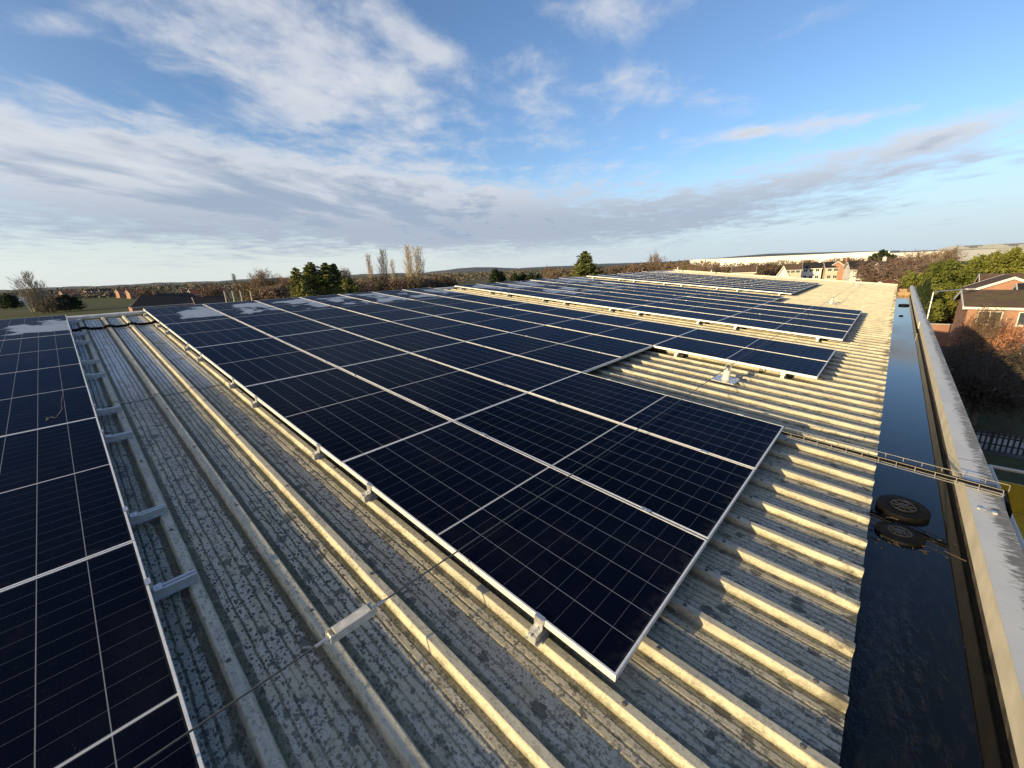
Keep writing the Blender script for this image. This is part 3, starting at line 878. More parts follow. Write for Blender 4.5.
M['grille'] = plain('grey_cast_grille', (0.016, 0.017, 0.021), 0.45, 0.1, 0.2, 20)
drain_grate((2.74, -0.90, WZ + 0.045), 0.150, (0.03, -0.10), 'round black drain lid with spoked centre lying tilted above the water', False)
drain_grate((2.37, -0.885, WZ + 0.004), 0.130, (0, 0), 'half sunk black drain strainer among debris, right before the tilted lid', True)
drain_grate((19.6, -0.96, WZ + 0.05), 0.15, (0, 0), 'small distant black drain cover at the far end of the gutter', False)
mb = MB(); mb.lathe([(0.05, 0), (0.055, 0.02), (0.03, 0.035)], (16.1, -0.89, WZ - 0.004), 12)
tag(mb.build('drain_bung', M['rubber']), 'little black knob sticking out of the far gutter water', 'drain')
mb = MB(); r_ = random.Random(3)
for k in range(46):
    a = (2.37 + r_.gauss(0, .11), -0.93 + r_.gauss(0, .13), WZ + 0.004)
    if a[1] > -0.70 or a[1] < -1.18: continue
    t = r_.uniform(0, 3.14); L = r_.uniform(.01, .05)
    mb.tube(a, (a[0] + L * math.cos(t), a[1] + L * math.sin(t), a[2] - .001), r_.uniform(.002, .004), .002, 5)
tag(mb.build('leaf_debris', M['twig_dark']), kind='stuff')
for (x0, y0, x1, y1, r, lb) in ((2.28, -1.195, 2.33, -1.10, .005, 'short stick lying against the parapet foot beside the sunk drain strainer'),):
    mb = MB(); mb.tube((x0, y0, WZ + .001), (x1, y1, WZ + .001), r, r * .6, 6)
    tag(mb.build('stick', M['twig_dark']), lb, 'stick')

# dried mud run on the fourth panel of the left block
mb = MB(); P = [roof_at(*q) for q in ((63.8, 391), (62.4, 395), (61.6, 400), (61.2, 405), (62, 409), (59.5, 413), (55.5, 418), (52, 417.5), (49, 417), (46, 421))]
wd = [.002, .003, .005, .002, .005, .006, .003, .014, .018, .004]
for k in range(len(P) - 1):
    (u0_, v0_), (u1_, v1_) = P[k], P[k + 1]; d_ = Vector((v1_ - v0_, u1_ - u0_)).normalized(); nx, ny = -d_.y, d_.x
    mb.quad(RT(v0_ - nx * wd[k], u0_ - ny * wd[k], .0006), RT(v0_ + nx * wd[k], u0_ + ny * wd[k], .0006), RT(v1_ + nx * wd[k + 1], u1_ + ny * wd[k + 1], .0006), RT(v1_ - nx * wd[k + 1], u1_ - ny * wd[k + 1], .0006))
tag(mb.build('mud_streak', plain('dried_mud', (0.045, 0.048, 0.052), 0.9, 0, 0.3, 60)), 'crooked pale dried streak on the left block panel beside the walkway', 'streak')
# ------------------------------------------------------------------ vegetation


def grow(seed, H, spread, up, levels, n0, trunk_r, upright=0.0, trunk_frac=0.3, twig=0.02):
    """branch skeleton -> (trunk segments, twig segments)"""
    r = random.Random(seed); T_, K_ = [], []

    def br(p, d, L, rad, lev):
        ns = 4 if lev < 2 else 3
        for s in range(ns):
            jit = Vector((r.uniform(-1, 1), r.uniform(-1, 1), r.uniform(-1, 1))) * (0.10 + 0.07 * lev)
            d = (d + jit + Vector((0, 0, upright * 0.22))).normalized()
            q = p + d * (L / ns); r1 = max(twig, rad * (1 - 0.55 / ns * (s + 1) / 1.2))
            (T_ if lev <= 1 else K_).append((p, q, max(twig, rad), r1)); p, rad = q, r1
            if lev < levels and (s > 0 or lev > 0):
                for _ in range(2 if lev < levels - 1 else 3):
                    a = r.uniform(0, 6.283); o = d.orthogonal().normalized(); o = Matrix.Rotation(a, 3, d) @ o
                    nd = (d * (1 - spread) + o * spread + Vector((0, 0, up))).normalized()
                    br(p, nd, L * r.uniform(0.42, 0.68), rad * 0.55, lev + 1)
    t0 = Vector((0, 0, 0)); t1 = Vector((r.uniform(-.02, .02) * H, r.uniform(-.02, .02) * H, H * trunk_frac))
    T_.append((t0, t1, trunk_r, trunk_r * 0.75))
    for k in range(n0):
        a = 6.283 * k / n0 + r.uniform(-.4, .4); e = spread * r.uniform(0.5, 1.1)
        if k == 0: e *= 0.25
        br(t1 - Vector((0, 0, r.uniform(0, 0.12) * H * trunk_frac)), Vector((math.cos(a) * e, math.sin(a) * e, 1 - 0.5 * e)).normalized(), H * (1 - trunk_frac) * r.uniform(0.5, 0.66), trunk_r * 0.5, 1)
    return T_, K_


def seg_mesh(name, segs, mat, n):
    mb = MB()
    for a, b, r0, r1 in segs: mb.tube(a, b, r0, r1, n, False)
    return mb.mesh(name, mat)


def card_mesh(name, C, size, mat, up=0.0, stretch=1.0):
    """small leaf faces, one per centre, in random planes"""
    n = len(C); C = np.asarray(C, float)
    nr = rng.normal(size=(n, 3)); nr[:, 2] += up; nr /= np.linalg.norm(nr, axis=1)[:, None]
    a = np.cross(nr, rng.normal(size=(n, 3))); a /= np.linalg.norm(a, axis=1)[:, None]; b = np.cross(nr, a)
    s = (size * rng.uniform(0.55, 1.25, n))[:, None]
    V = np.stack([C - a * s * stretch, C - b * s * .5, C + a * s * stretch, C + b * s * .5], 1).reshape(-1, 3)
    me = bpy.data.meshes.new(name); me.from_pydata(V.tolist(), [], np.arange(4 * n).reshape(n, 4).tolist()); me.materials.append(mat); me.update()
    return me


def poplar_kind(seed, H, R):
    r = random.Random(seed); T_, K_ = [], []
    stems = [(0.0, 0.0, 1.0)] + [(r.uniform(-1, 1) * R * .55, r.uniform(-1, 1) * R * .55, r.uniform(.78, .98)) for _ in range(3)]
    for sx, sy, f in stems:
        h = H * f; p = Vector((sx * .3, sy * .3, 0)); rad = .34 * f
        for k in range(10):
            q = Vector((sx * (.3 + .7 * min(1, (k + 1) / 4)) + r.uniform(-.12, .12), sy * (.3 + .7 * min(1, (k + 1) / 4)) + r.uniform(-.12, .12), h * (k + 1) / 10))
            r1 = max(.03, rad * .80); T_.append((p, q, rad, r1))
            for _ in range(4):
                t = r.random(); b = p.lerp(q, t); a = r.uniform(0, 6.283); zf = b.z / h
                if zf < .05: continue
                L = R * (1.5 - .75 * zf) * r.uniform(.6, 1.15); o = r.uniform(.30, .62); d = Vector((math.cos(a) * o, math.sin(a) * o, 1)).normalized()
                c = b
                for s in range(3):
                    d = (d + Vector((0, 0, .12)) + Vector((r.uniform(-.1, .1), r.uniform(-.1, .1), 0))).normalized(); e = c + d * (L / 3)
                    if e.z > H * 1.02: break
                    K_.append((c, e, .055 - .009 * s, .046 - .009 * s))
                    for _ in range(2):
                        dd = (d + Vector((r.uniform(-.45, .45), r.uniform(-.45, .45), .1))).normalized(); g0 = c.lerp(e, r.random()); K_.append((g0, g0 + dd * L * r.uniform(.3, .6), .034, .022))
                    c = e
            p, rad = q, r1
    return Kind([('trunk', seg_mesh('trunk', T_, M['bark_pale'], 6)), ('crown', seg_mesh('crown', K_, M['twig_pale'], 3))])


class Kind:
    def __init__(s, parts): s.parts = parts         # [(part name, mesh)]


def bare_kind(seed, H, spread, up, levels, n0, tr, bark, twigm, **kw):
    T_, K_ = grow(seed, H, spread, up, levels, n0, tr, **kw)
    zm = max(q[1].z for q in T_ + K_); s = H / zm
    T_ = [(a * s, b * s, c, d) for a, b, c, d in T_]; K_ = [(a * s, b * s, c, d) for a, b, c, d in K_]
    return Kind([('trunk', seg_mesh('trunk', T_, bark, 6)), ('crown', seg_mesh('crown', K_, twigm, 3))])


def plant(kind, name, label, cat, loc, s=1.0, rz=0.0, group=None, sz=None):
    o = thing(name, label, cat, loc, rz, group); o.scale = (s, s, sz or s)
    for nm, me in kind.parts: put(nm, me, o)
    return o


def conifer_kind(seed, H, R, mat, n, size, cone=1.0, tops=1, droop=0.25):
    r = np.random.default_rng(seed); C = []
    tr = MB(); tr.tube((0, 0, 0), (0, 0, H * 0.92), 0.018 * H, 0.004 * H, 7)
    heads = [(0.0, 0.0, 1.0)] + [(R * 0.45 * math.cos(t), R * 0.45 * math.sin(t), r.uniform(.62, .9)) for t in r.uniform(0, 6.28, tops - 1)]
    for hx, hy, hf in heads:
        nb = int(n / len(heads) / 26)
        for _ in range(nb):
            z = r.uniform(0.06, 1.0) ** 0.9; a = r.uniform(0, 6.283)
            L = R * (1 - z) ** cone * r.uniform(0.6, 1.12) * (1.0 if len(heads) == 1 else 0.72) + 0.10
            p0 = np.array([hx, hy, z * H * hf]); d = np.array([math.cos(a), math.sin(a), 0.32 - droop * r.uniform(.4, 1.6)])
            t = r.uniform(0.15, 1, 26) ** 0.7
            P = p0 + d * (L * t)[:, None] + r.normal(size=(26, 3)) * (0.05 + 0.09 * L)
            C.append(P)
            q = p0 + d * L * 0.98; tr.tube(tuple(p0 - np.array([0, 0, .1])), tuple(q), 0.02 + .004 * H * (1 - z), 0.012, 4, False)
    C = np.concatenate(C); C = C[C[:, 2] > 0.1]
    return Kind([('trunk', tr.mesh('trunk', M['bark'])), ('crown', card_mesh('crown', C, size, mat, 0.5, 1.2))])


def plume_kind(seed, H, R, mat, n, size):
    """a leylandii: many upright feathery plumes that lean with the wind"""
    r = np.random.default_rng(seed); C = []
    tr = MB(); tr.tube((0, 0, 0), (0, 0, H * 0.7), 0.16, 0.05, 7)
    npl = 46
    for k in range(npl):
        a = r.uniform(0, 6.283); rr = R * math.sqrt(r.uniform(0, 1)); zb = r.uniform(0.02, 0.80) * (1 - 0.45 * (rr / R) ** 2)
        base = np.array([rr * math.cos(a), rr * math.sin(a), zb * H]); L = H * r.uniform(0.16, 0.30)
        lean = np.array([0.35 * math.cos(a) + 0.10, 0.35 * math.sin(a) - 0.25, 1.0]); lean /= np.linalg.norm(lean)
        m_ = n // npl; t = r.uniform(0, 1, m_); w = 0.52 * R * np.sin(np.pi * np.clip(t * 0.86 + 0.14, 0, 1)) ** 0.8
        C.append(base + lean * (L * t)[:, None] + r.normal(size=(m_, 3)) * (w * 0.42)[:, None] * np.array([1, 1, .6]))
        tr.tube((0, 0, max(0.2, zb * H - R * .6)), tuple(base + lean * L * .4), 0.05, 0.015, 4, False)
    C = np.concatenate(C); C = C[C[:, 2] > 0.05]
    return Kind([('trunk', tr.mesh('trunk', M['bark'])), ('crown', card_mesh('crown', C, size, mat, 0.2, 1.3))])


def bush_kind(seed, R, H, mat, n, size, stretch=1.4):
    r = np.random.default_rng(seed); C = []
    for k in range(9):
        a = r.uniform(0, 6.283); rr = R * 0.62 * math.sqrt(r.uniform(0, 1)); s = r.uniform(.35, .6)
        c = np.array([rr * math.cos(a), rr * math.sin(a), H * r.uniform(.3, .66)])
        d = r.normal(size=(n // 9, 3)); d /= np.linalg.norm(d, axis=1)[:, None]
        C.append(c + d * np.array([R * s, R * s, H * .36]) * (r.uniform(0.25, 1, n // 9) ** .4)[:, None])
    C = np.concatenate(C); C[:, 2] = np.abs(C[:, 2])
    tr = MB()
    for k in range(7):
        a = r.uniform(0, 6.283); tr.tube((0.1 * math.cos(a), .1 * math.sin(a), 0), (R * .5 * math.cos(a), R * .5 * math.sin(a), H * .7), .06, .02, 4, False)
    return Kind([('stem', tr.mesh('stem', M['bark'])), ('foliage', card_mesh('foliage', C, size, mat, 0, stretch))])


K = {}
K['bare_a'] = bare_kind(3, 12, 0.62, 0.10, 4, 5, 0.30, M['bark'], M['twig'], twig=0.028)
K['bare_b'] = bare_kind(8, 12, 0.55, 0.16, 4, 4, 0.28, M['bark'], M['twig'], twig=0.026)
K['bare_red'] = bare_kind(21, 11, 0.66, 0.10, 4, 6, 0.26, M['bark_pale'], M['twig_red'], twig=0.034)
K['bare_dark'] = bare_kind(33, 6, 0.86, 0.03, 4, 9, 0.22, M['bark'], M['twig_dark'], twig=0.016, trunk_frac=0.32)
K['poplar_a'] = poplar_kind(5, 24, 4.4)
K['poplar_b'] = poplar_kind(17, 24, 5.2)
K['cedar'] = conifer_kind(2, 13, 5.4, M['conifer'], 11000, 0.26, 0.66, 3, 0.10)
K['spruce'] = conifer_kind(6, 13, 4.8, M['conifer'], 7600, 0.24, 0.75, 2, 0.05)
K['evergreen'] = conifer_kind(9, 9, 4.2, M['evergreen'], 9000, 0.30, 0.38, 4, 0.05)
K['ley_a'] = plume_kind(4, 9, 2.4, M['leylandii'], 6400, 0.22)
K['ley_b'] = plume_kind(14, 9, 2.7, M['leylandii'], 6400, 0.23)
K['scrub'] = bush_kind(5, 3.2, 4.0, M['scrub'], 2000, 0.11, 4.0)
K['scrub_red'] = bush_kind(15, 3.2, 4.0, M['twig_red'], 2000, 0.11, 4.0)
K['green_bush'] = bush_kind(25, 2.4, 3.0, M['conifer'], 1500, 0.20, 1.1)
K['orange_bush'] = bush_kind(35, 1.5, 2.2, M['twig_orange'], 3000, 0.05, 3.0)


def on_ground(x, d):
    """ground point under the sight column x at depth d"""
    hy = 290.66 - x * 0.04264
    p = at(x, hy, d); return Vector((p.x, p.y, GZ))


def tall(x, ytop, d):
    """height above ground of something whose top is seen at (x, ytop), d deep"""
    return at(x, ytop, d).z - GZ


def tree(kind, x, ytop, d, base_h, name, label, cat='tree', group=None, wid=1.0, rz=None):
    h = tall(x, ytop, d); s = h / base_h
    o = plant(K[kind], name, label, cat, on_ground(x, d), s * wid, random.uniform(0, 6.28) if rz is None else rz, group, s)
    return o


# left skyline
tree('poplar_b', 27, 273, 180, 24, 'poplar_tree', 'tall bare pale poplar at the far left, leaning left', 'tree', 'bare poplars', 1.7)
tree('poplar_a', 38, 281, 182, 24, 'poplar_tree', 'shorter bare poplar right beside the leftmost tall one', 'tree', 'bare poplars', 1.6)
tree('evergreen', 5, 294, 210, 9, 'evergreen_tree', 'dark round evergreen at the left picture edge', 'tree', None, 1.2)
tree('evergreen', 62, 295, 170, 9, 'evergreen_tree', 'dark evergreen clump right of the left poplars', 'tree', None, 1.5)
tree('scrub', 46, 296, 165, 4, 'bush', 'brown bush at the foot of the left poplars', 'bush', 'brown bushes')
tree('poplar_a', 235, 274, 300, 24, 'poplar_tree', 'small pointed poplar alone between roofs and round bare tree', 'tree', 'bare poplars', 1.3)
tree('bare_a', 264, 266, 150, 12, 'bare_tree', 'round bare tree left of the green conifer clump', 'tree', 'bare trees', 0.95)
tree('bare_b', 283, 273, 160, 12, 'bare_tree', 'lower bare tree touching the left side of the conifer clump', 'tree', 'bare trees', 1.2)
for x, y, d, k, w, lb in ((297, 268, 108, 'spruce', 1.5, 'thin topped leftmost conifer of the green clump'), (312, 263, 112, 'cedar', 1.7, 'bright green second conifer of the clump, sunlit on the left'), (327, 263.5, 116, 'cedar', 1.7, 'darker third conifer of the clump with spiky top'), (335, 264, 118, 'spruce', 1.7, 'tall right hand conifer of the green clump'), (346, 277, 112, 'cedar', 1.7, 'low conifer at the right foot of the green clump')):
    tree(k, x, y, d, 13, 'conifer_tree', lb, 'tree', 'conifers in the clump', w)
tree('bare_red', 343, 265, 170, 11, 'bare_tree', 'pinkish bare tree showing behind the conifer clump', 'tree', 'bare trees', .7)
for x, y, d, k, w, lb in ((371, 255, 235, 'poplar_a', 1.0, 'leftmost slim poplar of the middle row'), (384, 251, 240, 'poplar_b', 1.15, 'second poplar of the middle row, broader'), (393, 260, 238, 'poplar_a', .7, 'short slim poplar between the two big groups'), (410, 247, 236, 'poplar_b', 1.1, 'tall dense poplar, left one of the closest pair'), (420, 247.5, 242, 'poplar_a', 1.3, 'tall dense poplar, right one of the closest pair')):
    tree(k, x, y, d, 24, 'poplar_tree', lb, 'tree', 'bare poplars', w)
tree('evergreen', 495, 269.5, 150, 9, 'evergreen_tree', 'small round evergreen alone near the middle of the skyline', 'tree', None, .95)
for n_, (x, y, d) in enumerate(((515, 273.5, 190), (522, 272.5, 195), (531, 273, 190), (538, 273.5, 200))):
    tree('evergreen', x, y, d, 9, 'hedge_bush', 'dark low hedge bush, %s to the right of the small round evergreen' % ORD[n_], 'bush', 'row of low hedge bushes', .9)
tree('bare_b', 548, 264, 190, 12, 'bare_tree', 'fine bare tree left of the pointed skyline conifer', 'tree', 'bare trees', .8)
tree('cedar', 585, 252, 110, 13, 'conifer_tree', 'single pointed conifer on the skyline behind the panels', 'tree', None, 1.75)
tree('bare_b', 655, 249, 150, 12, 'bare_tree', 'tall thin sparse tree rising above the brown scrub', 'tree', 'bare trees', .6)
tree('bare_red', 704, 258.5, 95, 11, 'bare_tree', 'dark reddish bare tree in front of the white warehouse, left one', 'tree', 'bare trees', .75)
tree('bare_a', 716, 261, 97, 12, 'bare_tree', 'brown bare tree beside the reddish one before the warehouse', 'tree', 'bare trees', .7)
tree('bare_b', 1004, 300, 29, 12, 'bare_tree', 'thin bare tree standing in front of the lower brick house', 'tree', None, .55)
tree('evergreen', 883, 250.5, 150, 9, 'evergreen_tree', 'dark rounded evergreen rising between white house and warehouse', 'tree', None, 1.15)
tree('bare_red', 895, 253.5, 72, 11, 'bare_tree', 'big reddish bare tree just past the far end of the parapet', 'tree', 'bare trees', 1.5)
tree('bare_red', 878, 264, 76, 11, 'bare_tree', 'reddish bare tree left of the big one past the parapet', 'tree', 'bare trees', 1.0)
for n_, (x, y, d, k) in enumerate(((906, 252, 110, 'bare_red'), (922, 248, 120, 'bare_a'), (940, 248, 130, 'bare_a'), (953, 247, 140, 'bare_b'))):
    tree(k, x, y, d, 12 if k == 'bare_a' else 11, 'bare_tree', 'brown bare tree, %s from the left in the row behind the green hedge' % ORD[n_], 'tree', 'bare trees behind the hedge', 1.1)
# brown scrub all along the skyline
SCR = [(150, 287, 190), (205, 286, 200), (214, 284, 210), (250, 282, 150), (258, 285, 130), (272, 285, 125), (284, 284, 128), (352, 281, 130), (362, 279, 150), (372, 277, 170), (383, 276, 180), (395, 277, 170), (404, 276, 180), (414, 276, 175), (426, 276, 180), (438, 274.5, 185), (448, 276, 190), (556, 270, 150), (566, 268, 140), (574, 270, 120), (602, 267, 140), (612, 266, 150), (624, 264, 150), (636, 263, 145), (648, 262, 150), (660, 262, 140), (672, 261, 140), (684, 260, 130), (694, 261, 120), (728, 263, 110), (738, 264, 110), (752, 262.5, 150), (764, 261.5, 160), (776, 260, 165), (800, 260, 190), (815, 259, 190), (832, 258, 185), (848, 257, 190), (862, 256.5, 180)]
SEG = [(290, 'left of the conifer clump'), (452, 'around the feet of the bare poplars'), (590, 'beside the single pointed conifer'), (652, 'left of the thin sparse tree'), (768, 'before the long warehouse'), (2000, 'behind the estate houses')]
cnt = {}
for n_, (x, y, d) in enumerate(sorted(SCR)):
    where = [w for lim, w in SEG if x < lim][0]; k = cnt.get(where, 0); cnt[where] = k + 1
    tree('scrub_red' if n_ % 3 == 2 else 'scrub', x, y, d, 4, 'bush', '%s bush, %s from the left of those %s' % ('reddish' if n_ % 3 == 2 else 'brown', ORD[k], where), 'bush', 'bushes of the scrub belt', 1.0)

# green conifer row on the right
HED = [(912, 270, 58), (924, 263, 60), (936, 259, 62), (946, 255.5, 64), (957, 253, 64), (968, 251, 65), (979, 249, 66), (990, 247, 66), (1001, 245.5, 66), (1012, 243, 66), (1023, 240.5, 66), (1036, 239, 66)]
for n_, (x, y, d) in enumerate(HED):
    tree('ley_a' if n_ % 2 else 'ley_b', x, y, d, 9.6, 'hedge_tree', 'golden green hedge conifer, %s from the left in the row above the brick houses' % ORD[n_], 'tree', 'tall green hedge conifers', .95)
for x, y, d, lb in ((908, 288, 52, 'rounded green shrub just beyond the parapet end'), (930, 290, 50, 'green shrub right of the parapet end under the hedge'), (942, 284, 54, 'green shrub in front of the hedge, above the lamp'), (958, 279, 55, 'green shrub left of the upper brick house')):
    tree('ley_b', x, y, d, 9.6, 'shrub', lb, 'shrub', 'green shrubs below the hedge', 1.3)
tree('evergreen', 935, 281, 49, 9, 'evergreen_tree', 'very dark evergreen among the lighter shrubs by the lamp', 'tree', None, .42)

# trees in the shaded courtyard
for x, y, d, w, lb in ((1022, 347, 20.5, 1.15, 'large dark bare tree in the shaded courtyard, nearest the parapet'), (1052, 338, 23, 1.6, 'dark bare tree at the right picture edge in the courtyard'), (1008, 338, 29, 1.4, 'dark bare tree behind the largest one, under the brick house')):
    tree('bare_dark', x, y, d, 6, 'bare_tree', lb, 'tree', 'dark courtyard trees', w)
for x, y, d, lb in ((996, 322, 31.0, 'orange leaved bush under the lower brick house, left one'), (1010, 321, 30.5, 'orange leaved bush under the lower brick house, middle one'), (1024, 320, 30.0, 'orange leaved bush under the lower brick house, right one'), (1016, 332, 28.5, 'orange bush standing in front of the other orange bushes')):
    tree('orange_bush', x, y, d, 2.3, 'bush', lb, 'bush', 'orange bushes', .5)

# far-off woods that read as one mass
C = []
for x0, x1, dmin, dmax, n_ in ((-40, 470, 330, 1500, 900), (440, 760, 420, 1300, 260), (700, 1060, 700, 1500, 200)):
    for _ in range(n_):
        x = random.uniform(x0, x1); d = dmin * (dmax / dmin) ** random.random()
        p = on_ground(x, d); s = random.uniform(5, 11); h = random.uniform(4, 9.0)
        q = rng.normal(size=(22, 3)) * np.array([s * .5, s * .5, h * .28]); q[:, 2] = np.abs(q[:, 2] + h * .42)
        C.append(q + np.array([p.x, p.y, GZ]))
me = card_mesh('distant_wood', np.concatenate(C), 1.5, M['wood_far'], 0, 1.0)
o = bpy.data.objects.new('distant_wood', me); COL.objects.link(o); tag(o, kind='stuff')

# ------------------------------------------------------------------ houses and far buildings


def house(label, loc, rz, L, Wd, he, hr, wall, roof, wins=(), chim=(), name='house', hip=0.0, door=None, trim=M['white'], cat='house', group=None, over=0.3):
    h = thing(name, label, cat, loc, rz, group)
    a, b = L / 2, Wd / 2
    mb = MB()
    mb.quad((-a, -b, 0), (a, -b, 0), (a, -b, he), (-a, -b, he)); mb.quad((a, b, 0), (-a, b, 0), (-a, b, he), (a, b, he))
    if hip: mb.quad((-a, b, 0), (-a, -b, 0), (-a, -b, he), (-a, b, he)); mb.quad((a, -b, 0), (a, b, 0), (a, b, he), (a, -b, he))
    else: mb.quad((-a, b, 0), (-a, -b, 0), (-a, -b, he), (-a, 0, hr - .02), (-a, b, he)); mb.quad((a, -b, 0), (a, b, 0), (a, b, he), (a, 0, hr - .02), (a, -b, he))
    mb.build('wall', wall, h)
    mb = MB(); o = over; sl_ = (hr - he) / b; ze = he - sl_ * o; t = 0.12
    xr = a + o - (hip if hip else 0)
    for dz_ in (t, 0.0):
        mb.quad((-a - o, -b - o, ze + dz_), (a + o, -b - o, ze + dz_), (xr, 0, hr + dz_), (-xr, 0, hr + dz_))
        mb.quad((a + o, b + o, ze + dz_), (-a - o, b + o, ze + dz_), (-xr, 0, hr + dz_), (xr, 0, hr + dz_))
        if hip:
            mb.quad((a + o, -b - o, ze + dz_), (a + o, b + o, ze + dz_), (xr, 0, hr + dz_)); mb.quad((-a - o, b + o, ze + dz_), (-a - o, -b - o, ze + dz_), (-xr, 0, hr + dz_))
    rf = mb.build('roof', roof, h)
    for cx in chim:
        m2 = MB(); m2.box(cx - .4, cx + .4, -.28, .28, hr - .5, hr + 1.0); m2.box(cx - .45, cx + .45, -.33, .33, hr + 1.002, hr + 1.1)
        m2.tube((cx - .18, 0, hr + 1.1), (cx - .18, 0, hr + 1.4), .11, .09, 8); m2.tube((cx + .18, 0, hr + 1.1), (cx + .18, 0, hr + 1.4), .11, .09, 8)
        m2.build('chimney', wall, rf)
    mb = MB()   # gutter boards and barge boards
    for s in (-1, 1):
        y = s * (b + o + .012); mb.box(-a - o, a + o, min(y, y + s * .03), max(y, y + s * .03), ze - .14, ze + .06)
    if not hip:
        for s in (-1, 1):
            x0, x1 = sorted((s * (a + o + .004), s * (a + o + .05)))
            for sy in (-1, 1):
                P = [Vector((x0, sy * (b + o), ze - .16)), Vector((x1, sy * (b + o), ze - .16)), Vector((x1, 0, hr - .16)), Vector((x0, 0, hr - .16))]
                i = len(mb.v); mb.v += [tuple(p) for p in P] + [tuple(p + Vector((0, 0, .30))) for p in P]
                mb.f += [tuple(i + k for k in q) for q in ((0, 1, 2, 3), (4, 5, 6, 7), (0, 1, 5, 4), (1, 2, 6, 5), (2, 3, 7, 6), (3, 0, 4, 7))]
    mb.build('fascia', trim, h)
    for face, p, z, w, hh in wins:
        f = MB(); gl = MB()

        def TT(q, face=face, p=p):
            if face == '-y': return Vector((p + q.x, -b - q.y, q.z))
            if face == '+y': return Vector((p + q.x, b + q.y, q.z))
            if face == '-x': return Vector((-a - q.y, p + q.x, q.z))
            return Vector((a + q.y, p + q.x, q.z))
        e = .07
        f.box(-w / 2 - e, w / 2 + e, .002, .06, z - e, z, TT); f.box(-w / 2 - e, w / 2 + e, .002, .06, z + hh, z + hh + e, TT)
        f.box(-w / 2 - e, -w / 2, .002, .06, z + .001, z + hh - .001, TT); f.box(w / 2, w / 2 + e, .002, .06, z + .001, z + hh - .001, TT)
        f.box(-.03, .03, .004, .055, z + .001, z + hh - .001, TT)
        f.box(-w / 2 - .15, w / 2 + .15, .002, .11, z - e - .06, z - e - .002, TT)
        wo_ = f.build('window', trim, h)
        gl.box(-w / 2 + .002, w / 2 - .002, .003, .028, z + .003, z + hh - .003, TT); gl.build('pane', M['pane'], wo_)
    if door:
        p, w = door; m2 = MB(); m2.box(p - w / 2, p + w / 2, -b - .06, -b - .002, 0, 2.05); m2.build('door', M['white'], h)
    return h


W4 = [('-y', x, z, 1.3, 1.15) for x in (-3.4, -1.2, 1.2, 3.4) for z in (0.9, 3.4)]


def facing(x, d, turn=0.0):
    """heading that turns a house front (-y) towards the roof we stand on"""
    p = on_ground(x, d); v = CAM_P - p; return math.atan2(v.y, v.x) + math.pi / 2 + turn


PI2 = math.pi / 2
# houses at the right, fronts toward -x and the sun
house('lower brick house with mossy brown roof behind the courtyard trees', (54.4, -15.0, GZ), -PI2, 19.0, 8.0, 5.0, 6.0, M['brick'], M['tile_moss'],
      [('-y', x, z, 1.25, 0.95) for x in (-8.2, -6.0, -3.4, -0.8, 2.2, 5.5) for z in (1.0, 3.62)], name='brick_house', group='brick houses on the right')
up = house('upper brick house with white barge boards on its gable, below the hedge', (85.5, -15.6, GZ), -PI2, 12.5, 7.5, 4.5, 6.2, M['brick'], M['tile'],
           [('-y', x, z, 1.6, 1.15) for x in (-5.3, -3.2) for z in (0.9, 3.3)], name='brick_house', group='brick houses on the right')
wg = house('wing', (79.6, -11.0, GZ), math.radians(180), 7.0, 6.6, 4.6, 6.15, M['brick'], M['tile'], [], over=0.25)
UM = up.matrix_basis.inverted() @ wg.matrix_basis
for ch in list(wg.children):
    ch.parent = up; ch.matrix_basis = UM
bpy.data.objects.remove(wg)
house('rightmost brick house with dark slate roof cut by the picture edge', (66.5, -14.8, GZ), -PI2, 9.0, 7.0, 4.3, 5.9, M['brick'], M['slate'],
      [('-y', x, 3.3, 1.4, 1.1) for x in (-2.5, 0.5, 3)], name='brick_house', group='brick houses on the right')
